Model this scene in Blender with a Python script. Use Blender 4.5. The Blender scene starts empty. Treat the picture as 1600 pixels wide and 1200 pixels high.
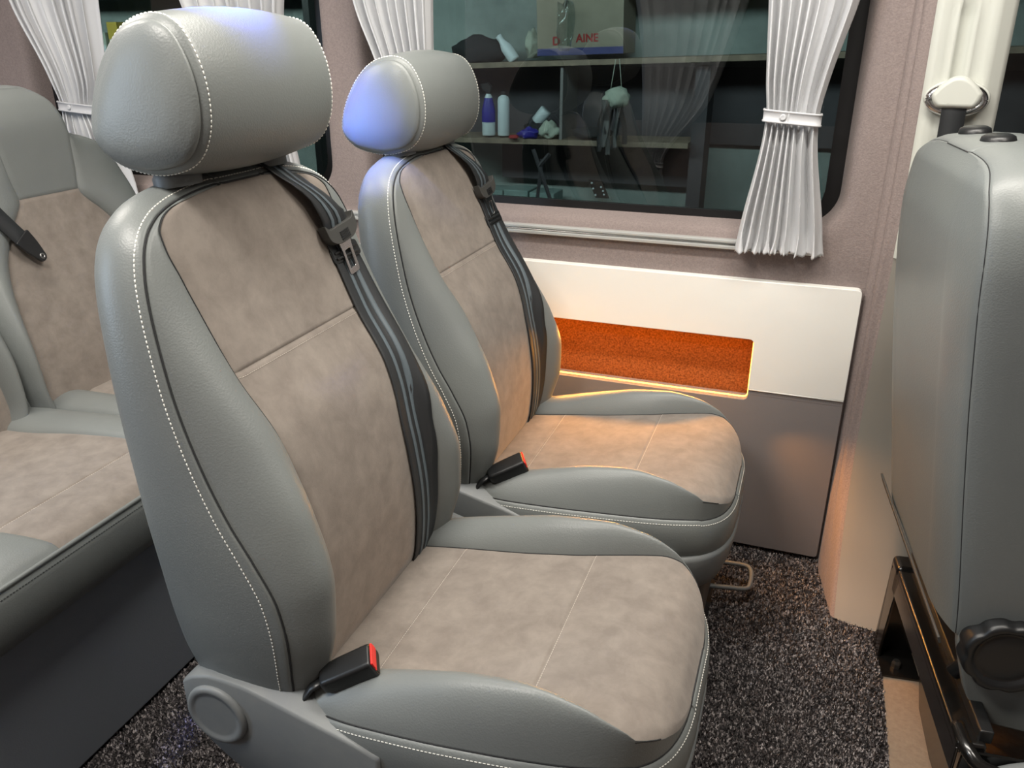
import bpy, bmesh, math, random
import numpy as np
from math import sin, cos, pi, radians, sqrt, exp, atan2
from mathutils import Vector, Matrix, noise
random.seed(7)
C = bpy.context.scene.collection
SC = bpy.context.scene

# ------------------------------------------------------------------ camera
YAW, PIT = radians(20), radians(23)
Fv = Vector((-sin(YAW)*cos(PIT), cos(YAW)*cos(PIT), -sin(PIT)))
Rv = Vector((cos(YAW), sin(YAW), 0)); Uv = Rv.cross(Fv)
cd = bpy.data.cameras.new('camera'); cam = bpy.data.objects.new('camera', cd); C.objects.link(cam)
cam.matrix_world = Matrix(((Rv.x, Uv.x, -Fv.x, 0), (Rv.y, Uv.y, -Fv.y, 0), (Rv.z, Uv.z, -Fv.z, 1.18), (0, 0, 0, 1)))
cd.sensor_width = 36; cd.lens = 36*1275/1600; cd.clip_start = 0.02
SC.camera = cam
SC.view_settings.view_transform = 'Standard'; SC.view_settings.look = 'None'
SC.view_settings.exposure = 0.08; SC.view_settings.gamma = 1; SC.view_settings.use_curve_mapping = False

# ------------------------------------------------------------------ world and lamps
w = bpy.data.worlds.new('world'); SC.world = w; w.use_nodes = True
w.node_tree.nodes['Background'].inputs[0].default_value = (0.6, 0.75, 0.8, 1)
w.node_tree.nodes['Background'].inputs[1].default_value = 0.02

def area(name, loc, size, power, col, rot=(0, 0, 0), sy=None, spread=None):
    l = bpy.data.lights.new(name, 'AREA'); l.energy = power; l.color = col
    l.shape = 'RECTANGLE'; l.size = size; l.size_y = sy or size
    if spread: l.spread = spread
    o = bpy.data.objects.new(name, l); o.location = loc; o.rotation_euler = rot; C.objects.link(o); return o
area('ceiling_lamp', (-0.75, 0.25, 1.86), 0.5, 19, (1.0, 0.95, 0.88), sy=0.2)
area('ceiling_lamp_front', (0.55, 0.75, 1.86), 0.4, 7, (1.0, 0.93, 0.84), sy=0.2)
area('ceiling_lamp_rear', (-1.7, 0.9, 1.86), 0.5, 14, (1.0, 0.93, 0.84), sy=0.3)
area('ceiling_lamp_window', (-0.2, 1.15, 1.86), 1.3, 25, (1.0, 0.95, 0.87), sy=0.12)
area('door_side_fill', (-2.0, -0.30, 1.1), 0.5, 16, (0.62, 0.80, 1.0), rot=(radians(84), 0, radians(-48)), sy=0.9)  # added cool fill in the rear corner; no opening stands here
def aimed(name, loc, target, size, power, colr, sy, spread):
    o = area(name, loc, size, power, colr, sy=sy, spread=radians(spread))
    d = Vector(target)-Vector(loc); o.rotation_euler = d.to_track_quat('-Z', 'Y').to_euler(); return o
aimed('blue_ceiling_strip', (-0.700, 0.84, 1.80), (-0.715, 0.870, 1.20), 0.05, 1.3, (0.05, 0.14, 1.0), 0.03, 16)
aimed('blue_spot_far', (-0.72, 0.55, 1.84), (-0.80, 1.29, 1.03), 0.05, 0.6, (0.10, 0.26, 1.0), 0.03, 14)  # added narrow blue beam onto the far headrest
area('garage_lamp', (-1.0, 2.5, 1.95), 3.0, 120, (0.94, 1.0, 0.98), rot=(radians(72), 0, 0), sy=0.3)
area('garage_lamp_rear', (-4.2, 2.5, 1.95), 1.8, 130, (0.97, 1.0, 0.95), rot=(radians(72), 0, 0), sy=0.3)

# ------------------------------------------------------------------ materials
def s2l(c):
    c = c/255.0
    return c/12.92 if c <= 0.04045 else ((c+0.055)/1.055)**2.4
def col(r, g, b): return (s2l(r), s2l(g), s2l(b), 1)
def mat(name, base, rough=0.5, metal=0.0, spec=0.5, bump=None, mottle=None, sheen=0, coat=0, emit=None, alpha_mix=None):
    """bump=(scale, strength, distance, kind); mottle=(scale, colour2, detail)"""
    m = bpy.data.materials.new(name); m.use_nodes = True
    nt = m.node_tree; n = nt.nodes; L = nt.links; b = n['Principled BSDF']
    b.inputs['Base Color'].default_value = base
    b.inputs['Roughness'].default_value = rough
    b.inputs['Metallic'].default_value = metal
    b.inputs['Specular IOR Level'].default_value = spec
    if sheen: b.inputs['Sheen Weight'].default_value = sheen; b.inputs['Sheen Roughness'].default_value = 0.4
    if coat: b.inputs['Coat Weight'].default_value = coat; b.inputs['Coat Roughness'].default_value = 0.2
    tc = n.new('ShaderNodeTexCoord')
    if mottle:
        t = n.new('ShaderNodeTexNoise'); t.inputs['Scale'].default_value = mottle[0]
        t.inputs['Detail'].default_value = mottle[2]; t.inputs['Roughness'].default_value = 0.65
        if len(mottle) > 3: t.inputs['Distortion'].default_value = mottle[3]
        L.new(tc.outputs['Object'], t.inputs['Vector'])
        r = n.new('ShaderNodeValToRGB'); r.color_ramp.elements[0].position = 0.35; r.color_ramp.elements[1].position = 0.65
        r.color_ramp.elements[0].color = base; r.color_ramp.elements[1].color = mottle[1]
        L.new(t.outputs['Fac'], r.inputs[0]); L.new(r.outputs[0], b.inputs['Base Color'])
    if bump:
        if bump[3] == 'voronoi':
            t2 = n.new('ShaderNodeTexVoronoi'); t2.inputs['Scale'].default_value = bump[0]; o2 = t2.outputs['Distance']
        else:
            t2 = n.new('ShaderNodeTexNoise'); t2.inputs['Scale'].default_value = bump[0]; t2.inputs['Detail'].default_value = 4; o2 = t2.outputs['Fac']
        L.new(tc.outputs['Object'], t2.inputs['Vector'])
        bp = n.new('ShaderNodeBump'); bp.inputs['Strength'].default_value = bump[1]; bp.inputs['Distance'].default_value = bump[2]
        L.new(o2, bp.inputs['Height']); L.new(bp.outputs[0], b.inputs['Normal'])
    if emit: b.inputs['Emission Color'].default_value = emit[0]; b.inputs['Emission Strength'].default_value = emit[1]
    return m
M = dict(
    leather=mat('grey_leather', col(110, 114, 113), 0.42, spec=0.45, bump=(420, 0.25, 0.0006, 'voronoi'), mottle=(6, col(114, 118, 116), 2)),
    leather_dark=mat('dark_grey_leather', col(122, 128, 136), 0.5, bump=(420, 0.25, 0.0006, 'voronoi')),
    suede=mat('taupe_suede', col(118, 110, 103), 0.95, spec=0.1, bump=(500, 0.3, 0.0005, 'noise'), mottle=(26, col(134, 126, 118), 10, 0.25), sheen=0.25),
    lilac=mat('lilac_fabric', col(130, 118, 115), 0.9, spec=0.15, bump=(330, 0.45, 0.0011, 'voronoi'), mottle=(240, col(142, 130, 126), 3), sheen=0.15),
    white=mat('white_leather', col(240, 239, 233), 0.5, bump=(16, 0.25, 0.004, 'noise')),
    white_plastic=mat('white_trim_plastic', col(192, 194, 186), 0.45, bump=(500, 0.1, 0.0004, 'noise')),
    grey_panel=mat('grey_vinyl', col(130, 124, 123), 0.55, bump=(420, 0.2, 0.0005, 'voronoi')),
    grey_trim=mat('grey_trim_plastic', col(132, 128, 120), 0.6, bump=(500, 0.15, 0.0004, 'noise')),
    cover=mat('grey_cover_plastic', col(108, 112, 114), 0.5, bump=(600, 0.25, 0.0004, 'noise'), mottle=(14, col(116, 119, 118), 5)),
    dark_cover=mat('charcoal_cover_plastic', col(62, 62, 60), 0.5, bump=(600, 0.2, 0.0004, 'noise')),
    black=mat('black_plastic', col(28, 29, 30), 0.38, bump=(700, 0.15, 0.0003, 'noise')),
    black_paint=mat('black_gloss_paint', col(20, 19, 18), 0.22, coat=0.4),
    rubber=mat('black_window_seal', col(12, 12, 14), 0.45),
    red=mat('red_button', col(215, 40, 35), 0.35),
    belt=mat('belt_webbing', col(40, 42, 44), 0.5, spec=0.5, bump=(900, 0.4, 0.0005, 'noise')),
    belt_stripe=mat('belt_webbing_stripe', col(88, 98, 104), 0.45, bump=(900, 0.4, 0.0005, 'noise')),
    chrome=mat('polished_steel', col(205, 205, 205), 0.18, metal=1),
    steel=mat('brushed_steel', col(160, 160, 158), 0.35, metal=1),
    rail=mat('anodised_rail', col(214, 216, 214), 0.3, metal=0.5),
    thread=mat('pale_thread', col(225, 224, 216), 0.7),
    thread_tan=mat('tan_thread', col(196, 186, 174), 0.8),
    seam_shade_dark=mat('dark_seam_shade', col(38, 39, 40), 0.9),  # shade of the stitched joints, put into the colour
    thread_dark=mat('dark_thread', col(60, 62, 62), 0.8),
    curtain=mat('silver_satin', col(192, 193, 195), 0.42, spec=0.5, sheen=0.3, bump=(700, 0.15, 0.0003, 'noise')),
    felt=mat('brown_felt', col(112, 60, 28), 0.95, spec=0.1, bump=(420, 0.6, 0.0012, 'noise'), mottle=(220, col(172, 102, 54), 8)),
    beige=mat('beige_vinyl_floor', col(150, 134, 116), 0.6, bump=(30, 0.5, 0.006, 'noise'), mottle=(90, col(136, 120, 104), 5)),
    carpet_base=mat('carpet_backing', col(30, 27, 27), 0.95),
    amber=mat('amber_led', col(255, 180, 60), 0.5, emit=((1.0, 0.42, 0.06, 1), 7.0)),
    ceiling=mat('ceiling_cloth', col(196, 190, 184), 0.9),
    plaster=mat('garage_plaster', col(164, 172, 168), 0.9, bump=(8, 0.4, 0.02, 'noise'), mottle=(3, col(128, 136, 133), 6)),
    block=mat('garage_block', col(150, 172, 168), 0.9, bump=(20, 0.5, 0.01, 'noise'), mottle=(9, col(112, 132, 130), 5)),
    dark_board=mat('dark_back_board', col(84, 78, 82), 0.8, mottle=(4, col(66, 62, 66), 4)),
    wood=mat('shelf_wood', col(158, 138, 118), 0.7, mottle=(12, col(120, 104, 90), 5)),
    cardboard=mat('cardboard', col(152, 142, 126), 0.85, mottle=(10, col(144, 134, 118), 4)),
    print_red=mat('red_print', col(160, 40, 40), 0.8),
    print_blue=mat('blue_print', col(66, 68, 120), 0.8),
    white_pl=mat('white_bottle_plastic', col(222, 228, 232), 0.4),
    blue_pl=mat('blue_bottle_plastic', col(52, 46, 150), 0.4),
    dark_cloth=mat('dark_cloth', col(46, 44, 46), 0.95, bump=(60, 0.5, 0.004, 'noise')),
    rag=mat('pale_rag', col(176, 182, 168), 0.95, bump=(60, 0.5, 0.004, 'noise')),
    grey_rag=mat('grey_rag', col(100, 98, 98), 0.95, bump=(60, 0.5, 0.004, 'noise')),
    yellow=mat('yellow_label', col(200, 170, 70), 0.7),
    gfloor=mat('garage_concrete', col(90, 90, 88), 0.9),
)
def carpet_mat():
    m = bpy.data.materials.new('speckled_carpet'); m.use_nodes = True
    n = m.node_tree.nodes; L = m.node_tree.links; b = n['Principled BSDF']
    tc = n.new('ShaderNodeTexCoord'); v = n.new('ShaderNodeTexVoronoi'); v.inputs['Scale'].default_value = 230
    sp = n.new('ShaderNodeSeparateColor'); r = n.new('ShaderNodeValToRGB')
    r.color_ramp.elements[0].position = 0.25; r.color_ramp.elements[0].color = col(72, 69, 71)
    r.color_ramp.elements[1].position = 0.97; r.color_ramp.elements[1].color = col(208, 200, 198)
    e = r.color_ramp.elements.new(0.6); e.color = col(148, 141, 140)
    L.new(tc.outputs['Object'], v.inputs['Vector']); L.new(v.outputs['Color'], sp.inputs[0])
    L.new(sp.outputs[0], r.inputs[0]); L.new(r.outputs[0], b.inputs['Base Color'])
    b.inputs['Roughness'].default_value = 0.9; b.inputs['Specular IOR Level'].default_value = 0.2
    return m
M['carpet'] = carpet_mat()
def glass_mat(name, tint, ior=1.5):
    m = bpy.data.materials.new(name); m.use_nodes = True
    nt = m.node_tree; n = nt.nodes; L = nt.links
    for x in list(n):
        if x.type != 'OUTPUT_MATERIAL': n.remove(x)
    out = [x for x in n][0]
    t = n.new('ShaderNodeBsdfTransparent'); t.inputs[0].default_value = tint
    g = n.new('ShaderNodeBsdfGlossy'); g.inputs['Roughness'].default_value = 0.0; g.inputs[0].default_value = (1, 1, 1, 1)
    f = n.new('ShaderNodeFresnel'); f.inputs[0].default_value = ior
    mx = n.new('ShaderNodeMixShader')
    # thin pane: the ray leaving through the back face meets the same air-glass step
    ge = n.new('ShaderNodeNewGeometry'); ma = n.new('ShaderNodeMath'); ma.operation = 'MULTIPLY_ADD'
    ma.inputs[1].default_value = 1/ior-ior; ma.inputs[2].default_value = ior
    L.new(ge.outputs['Backfacing'], ma.inputs[0]); L.new(ma.outputs[0], f.inputs[0])
    L.new(f.outputs[0], mx.inputs[0]); L.new(t.outputs[0], mx.inputs[1]); L.new(g.outputs[0], mx.inputs[2]); L.new(mx.outputs[0], out.inputs[0])
    return m
M['glass'] = glass_mat('tinted_window_glass', (0.36, 0.42, 0.42, 1), 1.5)
M['film'] = glass_mat('clear_plastic_film', (0.8, 0.85, 0.85, 1), 1.5)

# ------------------------------------------------------------------ helpers
def tag(o, label=None, cat=None, group=None, kind=None):
    if label: o['label'] = label
    if cat: o['category'] = cat
    if group: o['group'] = group
    if kind: o['kind'] = kind
    return o
def thing(name, label, cat, loc=(0, 0, 0), rotz=0, group=None):
    o = bpy.data.objects.new(name, None); C.objects.link(o); o.location = loc; o.rotation_euler = (0, 0, rotz)
    o.empty_display_size = 0.05
    return tag(o, label, cat, group)
def obj(name, bm, m, parent=None, smooth=True, label=None):
    """bm in the parent's local frame"""
    me = bpy.data.meshes.new(name)
    if isinstance(bm, bmesh.types.BMesh):
        bmesh.ops.recalc_face_normals(bm, faces=bm.faces)
        bm.to_mesh(me); bm.free()
    else:
        me.from_pydata([tuple(map(float, v)) for v in bm[0]], [], bm[1]); me.validate()
    ms = m if isinstance(m, (list, tuple)) else [m]
    for x in ms: me.materials.append(x)
    if smooth:
        me.polygons.foreach_set('use_smooth', [True]*len(me.polygons))
    o = bpy.data.objects.new(name, me); C.objects.link(o); o.parent = parent
    if label: o['label'] = label
    return o
def mod_bevel(o, w=0.004, seg=3, ang=35):
    b = o.modifiers.new('bevel', 'BEVEL'); b.width = w; b.segments = seg; b.limit_method = 'ANGLE'; b.angle_limit = radians(ang)
    b.harden_normals = False
    wn = o.modifiers.new('wn', 'WEIGHTED_NORMAL'); return o
def spline(keys):
    """smooth interpolator through (x, y...) keys (monotone-ish hermite)"""
    keys = sorted(keys); xs = np.array([k[0] for k in keys], float); ys = np.array([k[1] for k in keys], float)
    d = np.diff(ys)/np.diff(xs); m = np.zeros(len(xs)); m[0] = d[0]; m[-1] = d[-1]
    for i in range(1, len(xs)-1):
        m[i] = 0 if d[i-1]*d[i] <= 0 else 2*d[i-1]*d[i]/(d[i-1]+d[i])
    def f(x):
        x = min(max(x, xs[0]), xs[-1]); i = min(max(int(np.searchsorted(xs, x))-1, 0), len(xs)-2)
        h = xs[i+1]-xs[i]; t = (x-xs[i])/h
        return float((2*t**3-3*t*t+1)*ys[i]+(t**3-2*t*t+t)*h*m[i]+(-2*t**3+3*t*t)*ys[i+1]+(t**3-t*t)*h*m[i+1])
    return f
def catmull(pts, n=8, closed=False):
    P = [np.array(p, float) for p in pts]; N = len(P); out = []
    rng = range(N) if closed else range(N-1)
    for i in rng:
        if closed: a, b, c, d = P[(i-1) % N], P[i], P[(i+1) % N], P[(i+2) % N]
        else: a, b, c, d = P[max(i-1, 0)], P[i], P[i+1], P[min(i+2, N-1)]
        for k in range(n):
            t = k/n
            out.append(0.5*((2*b)+(-a+c)*t+(2*a-5*b+4*c-d)*t*t+(-a+3*b-3*c+d)*t**3))
    if not closed: out.append(P[-1])
    return out
def box(bm, lo, hi, mtx=None):
    v = [bm.verts.new((x, y, z)) for x in (lo[0], hi[0]) for y in (lo[1], hi[1]) for z in (lo[2], hi[2])]
    for f in ((0, 1, 3, 2), (4, 6, 7, 5), (0, 4, 5, 1), (2, 3, 7, 6), (0, 2, 6, 4), (1, 5, 7, 3)): bm.faces.new([v[i] for i in f])
    if mtx is not None:
        for q in v: q.co = mtx @ q.co
    return v
def box_bm(lo, hi, mtx=None):
    bm = bmesh.new(); box(bm, lo, hi, mtx); return bm
def tube(bm, pts, r, n=10, cap=True, squash=None):
    pts = [Vector(p) for p in pts]; rs = r if isinstance(r, (list, tuple)) else [r]*len(pts); rings = []
    up = Vector((0, 0, 1))
    for i, p in enumerate(pts):
        t = (pts[min(i+1, len(pts)-1)]-pts[max(i-1, 0)]).normalized()
        a = t.cross(up)
        if a.length < 0.1: a = t.cross(Vector((0, 1, 0)))
        a.normalize(); b = a.cross(t)
        rings.append([bm.verts.new(p+rs[i]*(cos(2*pi*k/n)*a+sin(2*pi*k/n)*b*(squash or 1))) for k in range(n)])
    for A, B in zip(rings, rings[1:]):
        for k in range(n): bm.faces.new((A[k], A[(k+1) % n], B[(k+1) % n], B[k]))
    if cap: bm.faces.new(rings[0][::-1]); bm.faces.new(rings[-1])
def tube_bm(*a, **k):
    bm = bmesh.new(); tube(bm, *a, **k); return bm
def lathe(bm, prof, n=24, mtx=None):
    """prof [(r, z)] around local z"""
    rings = []
    for r, z in prof:
        if r < 1e-6: v = [bm.verts.new((0, 0, z))]
        else: v = [bm.verts.new((r*cos(2*pi*k/n), r*sin(2*pi*k/n), z)) for k in range(n)]
        rings.append(v)
    for A, B in zip(rings, rings[1:]):
        for k in range(n):
            q = [A[k % len(A)], A[(k+1) % len(A)], B[(k+1) % len(B)], B[k % len(B)]]
            q = list(dict.fromkeys(q))
            if len(q) > 2: bm.faces.new(q)
    if mtx is not None:
        for ring in rings:
            for v in ring: v.co = mtx @ v.co
def prism(bm, poly, d0, d1, axis='y', mtx=None):
    """extrude a 2D polygon; axis y: poly=(x,z)"""
    def P(a, b, d): return {'y': (a, d, b), 'z': (a, b, d), 'x': (d, a, b)}[axis]
    A = [bm.verts.new(P(a, b, d0)) for a, b in poly]; B = [bm.verts.new(P(a, b, d1)) for a, b in poly]
    n = len(poly); bm.faces.new(A); bm.faces.new(B[::-1])
    for i in range(n): bm.faces.new((A[i], B[i], B[(i+1) % n], A[(i+1) % n]))
    if mtx is not None:
        for v in A+B: v.co = mtx @ v.co
def round_poly(pts, r, n=5):
    out = []; N = len(pts); rr = r if isinstance(r, (list, tuple)) else [r]*N
    for i in range(N):
        p = Vector(pts[i]); a = (Vector(pts[i-1])-p); b = (Vector(pts[(i+1) % N])-p)
        q = min(rr[i], a.length*0.45, b.length*0.45)
        if q < 1e-5: out.append(tuple(p)); continue
        A = p+a.normalized()*q; B = p+b.normalized()*q
        for k in range(n+1):
            t = k/n; out.append(tuple((1-t)**2*A+2*t*(1-t)*p+t*t*B))
    return out
def gridmesh(P, closed_c=False):
    """P rows x cols of points -> verts, faces"""
    nr = len(P); nc = len(P[0]); V = [p for row in P for p in row]; Fc = []
    for i in range(nr-1):
        for j in range(nc if closed_c else nc-1):
            k = (j+1) % nc
            Fc.append((i*nc+j, i*nc+k, (i+1)*nc+k, (i+1)*nc+j))
    return V, Fc
def stitch_mesh(pts, nrm, pitch=0.0055, ln=0.0036, wd=0.0013, ht=0.0008):
    """small raised dashes along a polyline with surface normals"""
    V = []; Fc = []; pts = [Vector(p) for p in pts]; nrm = [Vector(p) for p in nrm]; acc = 0; nxt = 0
    for i in range(len(pts)-1):
        a, b = pts[i], pts[i+1]; L = (b-a).length
        if L < 1e-9: continue
        t = (b-a)/L
        while nxt < acc+L:
            f = (nxt-acc)/L; p = a+t*(nxt-acc); n = nrm[i].lerp(nrm[i+1], f).normalized(); s = t.cross(n).normalized()
            k = len(V)
            for u in (-1, 1):
                V.append(p+t*u*ln/2-s*wd/2); V.append(p+t*u*ln*0.32+n*ht); V.append(p+t*u*ln/2+s*wd/2)
            Fc += [(k, k+1, k+4, k+3), (k+1, k+2, k+5, k+4), (k, k+2, k+1), (k+3, k+4, k+5)]
            nxt += pitch
        acc += L
    return V, Fc
def copy_tree(o, parent=None):
    c = o.copy(); C.objects.link(c); c.parent = parent
    for ch in list(o.children): copy_tree(ch, c)
    return c

# ================================================================== THE SETTING
WY = 1.84
# floor
o = obj('floor', box_bm((-2.3, -0.4, -0.05), (0.262, 1.88, -0.004)), M['carpet_base'], smooth=False); tag(o, kind='structure')
def carpet():
    rng = np.random.default_rng(3)
    regs = [(-0.62, 0.262, 0.92, 1.835), (-1.068, -0.45, 0.45, 1.25)]
    Vs = []; tot = 0
    for x0, x1, y0, y1 in regs:
        st = 0.0033
        xs, ys = np.meshgrid(np.arange(x0, x1, st), np.arange(y0, y1, st)); xs = xs.ravel(); ys = ys.ravel()
        if x0 < -1: k = ~((xs > -0.62) & (ys > 0.92)); xs = xs[k]; ys = ys[k]
        for yc in (.885, 1.468):     # no pile under the seat pedestals and rails
            k = ~((xs > -.605) & (xs < -.095) & (abs(ys-yc) < .195)); xs = xs[k]; ys = ys[k]
        n = len(xs); xs = xs+rng.normal(0, st*0.35, n); ys = ys+rng.normal(0, st*0.35, n); xs = np.minimum(xs, x1-0.001)
        a = rng.uniform(0, 2*pi, n); h = rng.uniform(0.004, 0.0085, n); wd = rng.uniform(0.0012, 0.002, n)
        b = rng.uniform(0, 2*pi, n); ln = rng.uniform(0, 0.0035, n)
        ca, sa = np.cos(a)*wd, np.sin(a)*wd; z = np.full(n, -0.004)
        v = np.stack([np.stack([xs-ca, ys-sa, z], 1), np.stack([xs+ca, ys+sa, z], 1),
                      np.stack([xs+ca*0.8+np.cos(b)*ln, ys+sa*0.8+np.sin(b)*ln, z+h], 1),
                      np.stack([xs-ca*0.8+np.cos(b)*ln, ys-sa*0.8+np.sin(b)*ln, z+h*0.9], 1)], 1)
        Vs.append(v.reshape(-1, 3)); tot += n
    V = np.concatenate(Vs).astype(np.float32)
    me = bpy.data.meshes.new('carpet_pile'); me.vertices.add(len(V)); me.vertices.foreach_set('co', V.ravel())
    me.loops.add(tot*4); me.loops.foreach_set('vertex_index', np.arange(tot*4, dtype=np.int32))
    me.polygons.add(tot); me.polygons.foreach_set('loop_start', np.arange(0, tot*4, 4, dtype=np.int32))
    me.update(calc_edges=True); me.materials.append(M['carpet'])
    o = bpy.data.objects.new('carpet_pile', me); C.objects.link(o)
    tag(o, 'speckled dark grey carpet pile covering the van floor', 'carpet', kind='stuff')
carpet()
o = obj('floor_front', box_bm((0.262, 0.2, -0.05), (1.6, 1.88, -0.001)), M['beige'], smooth=False); o.name = 'floor.001'; tag(o, kind='structure')

# window wall: rolled fabric surround of each window, as rings
def rrect(x0, x1, z0, z1, r, n=10):
    pts = []
    for cx, cz, a0 in ((x1-r, z1-r, 0), (x0+r, z1-r, 90), (x0+r, z0+r, 180), (x1-r, z0+r, 270)):
        for k in range(n+1):
            a = radians(a0+90*k/n); pts.append((cx+r*cos(a), cz+r*sin(a)))
    out = []
    for i, p in enumerate(pts):
        q = pts[(i+1) % len(pts)]; d = sqrt((p[0]-q[0])**2+(p[1]-q[1])**2); m = max(1, int(d/0.06))
        for k in range(m): out.append((p[0]+(q[0]-p[0])*k/m, p[1]+(q[1]-p[1])*k/m))
    return out
def window_surround(idx, x0, x1, z0, z1, cell, r=0.075, rs=0.052):
    loop = rrect(x0, x1, z0, z1, r)
    cx, cz = (x0+x1)/2, (z0+z1)/2; N = len(loop); nr = []
    for i in range(N):
        a = Vector(loop[i-1]); b = Vector(loop[(i+1) % N]); t = (b-a).normalized(); nr.append(Vector((t.y, -t.x)))
    rings = []
    prof = [(0.000, 1.906), (0.003, 1.890), (0.006, 1.872), (0.010, 1.858), (0.016, 1.848), (0.024, 1.842), (0.034, 1.8405), (0.044, 1.840), (0.052, 1.840)]
    for d, y in prof:
        d *= rs/0.052
        rings.append([(loop[i][0]+nr[i].x*d, y, loop[i][1]+nr[i].y*d) for i in range(N)])
    def clampray(p):
        dx, dz = p[0]-cx, p[2]-cz; s = 1e9
        if dx > 1e-9: s = min(s, (cell[1]-cx)/dx)
        if dx < -1e-9: s = min(s, (cell[0]-cx)/dx)
        if dz > 1e-9: s = min(s, (cell[3]-cz)/dz)
        if dz < -1e-9: s = min(s, (cell[2]-cz)/dz)
        return (cx+dx*s, WY, cz+dz*s)
    rings.append([clampray(p) for p in rings[-1]])
    V, Fc = gridmesh(rings, True)
    # cell corners
    V = list(V)
    base = (len(rings)-1)*N; lastr = rings[-1]
    for (qx, qz) in ((cell[0], cell[2]), (cell[1], cell[2]), (cell[0], cell[3]), (cell[1], cell[3])):
        for i in range(N):
            a, b = lastr[i], lastr[(i+1) % N]
            if abs(a[0]-b[0]) > 1e-6 and abs(a[2]-b[2]) > 1e-6 and min(a[0], b[0])-1e-6 <= qx <= max(a[0], b[0])+1e-6 and min(a[2], b[2])-1e-6 <= qz <= max(a[2], b[2])+1e-6:
                V.append((qx, WY, qz)); Fc.append((base+i, base+(i+1) % N, len(V)-1)); break
    o = obj('trim_%d' % idx, (V, Fc), M['lilac']); tag(o, kind='structure')
    # window: black seal ring and glass
    inner = rrect(x0+0.03, x1-0.03, z0+0.016, z1-0.03, max(r-0.02, 0.02))
    outer = rrect(x0-0.01, x1+0.01, z0-0.01, z1+0.01, r+0.005)
    n = min(len(inner), len(outer))
    def resamp(L, n):
        L = L+[L[0]]; cum = [0]
        for a, b in zip(L, L[1:]): cum.append(cum[-1]+sqrt((a[0]-b[0])**2+(a[1]-b[1])**2))
        out = []
        for k in range(n):
            s = cum[-1]*k/n; i = int(np.searchsorted(cum, s, side='right'))-1; f = (s-cum[i])/(cum[i+1]-cum[i])
            out.append((L[i][0]+(L[i+1][0]-L[i][0])*f, L[i][1]+(L[i+1][1]-L[i][1])*f))
        return out
    n = 160; A = resamp(outer, n); B = resamp(inner, n)
    R = [[(p[0], 1.9, p[1]) for p in A], [(p[0], 1.9, p[1]) for p in B], [(p[0], 1.912, p[1]) for p in B], [(p[0], 1.912, p[1]) for p in A], [(p[0], 1.9, p[1]) for p in A]]
    o = obj('window_%d' % idx, gridmesh(R, True), M['rubber'], smooth=False); tag(o, kind='structure')
    bm = bmesh.new(); prism(bm, [(p[0], p[1]) for p in resamp(rrect(x0+0.01, x1-0.01, z0+0.005, z1-0.01, r), 60)], 1.9045, 1.9085)
    obj('glass_pane', bm, M['glass'], o, smooth=False)
window_surround(1, -1.04, 0.055, 0.805, 1.62, (-1.1075, 0.146, 0.66, 1.75))
window_surround(2, -2.105, -1.175, 0.815, 1.62, (-2.3, -1.1075, 0.66, 1.75))
# plain wall behind and below, with holes left by the surrounds
bm = bmesh.new(); box(bm, (-2.3, 1.842, -0.05), (0.135, 1.86, 0.402)); box(bm, (-2.3, 1.842, 0.402), (-0.7, 1.86, 0.66)); box(bm, (-0.06, 1.842, 0.402), (0.135, 1.86, 0.66))
box(bm, (-0.7, 1.842, 0.56), (-0.06, 1.86, 0.66))
o = obj('wall_left', bm, M['lilac'], smooth=False); tag(o, kind='structure')
bm = bmesh.new(); box(bm, (-2.3, 1.80, 1.75), (1.6, 1.86, 1.9))
o = obj('trim_3', bm, M['lilac'], smooth=False); tag(o, kind='structure')
o = obj('ceiling', box_bm((-2.35, -0.45, 1.9), (1.7, 1.9, 1.94)), M['ceiling'], smooth=False); tag(o, kind='structure')
o = obj('wall_rear', box_bm((-2.36, -0.45, -0.05), (-2.3, 1.9, 1.94)), M['lilac'], smooth=False); tag(o, kind='structure')
bm = bmesh.new(); box(bm, (-2.3, -0.45, -0.05), (1.6, -0.38, 0.8)); box(bm, (-2.3, -0.45, 1.6), (1.6, -0.38, 1.94)); box(bm, (-2.3, -0.45, 0.8), (-1.25, -0.38, 1.6))
box(bm, (0.2, -0.45, 0.8), (1.6, -0.38, 1.6))
o = obj('wall_right', bm, M['lilac'], smooth=False); tag(o, kind='structure')
o = obj('wall_front', box_bm((1.6, -0.45, -0.05), (1.66, 1.9, 1.94)), M['grey_panel'], smooth=False); tag(o, kind='structure')
bm = bmesh.new(); box(bm, (-1.25, -0.43, 0.8), (0.2, -0.425, 1.6))
o = obj('window_3', bm, M['rubber'], smooth=False); tag(o, kind='structure')

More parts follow.
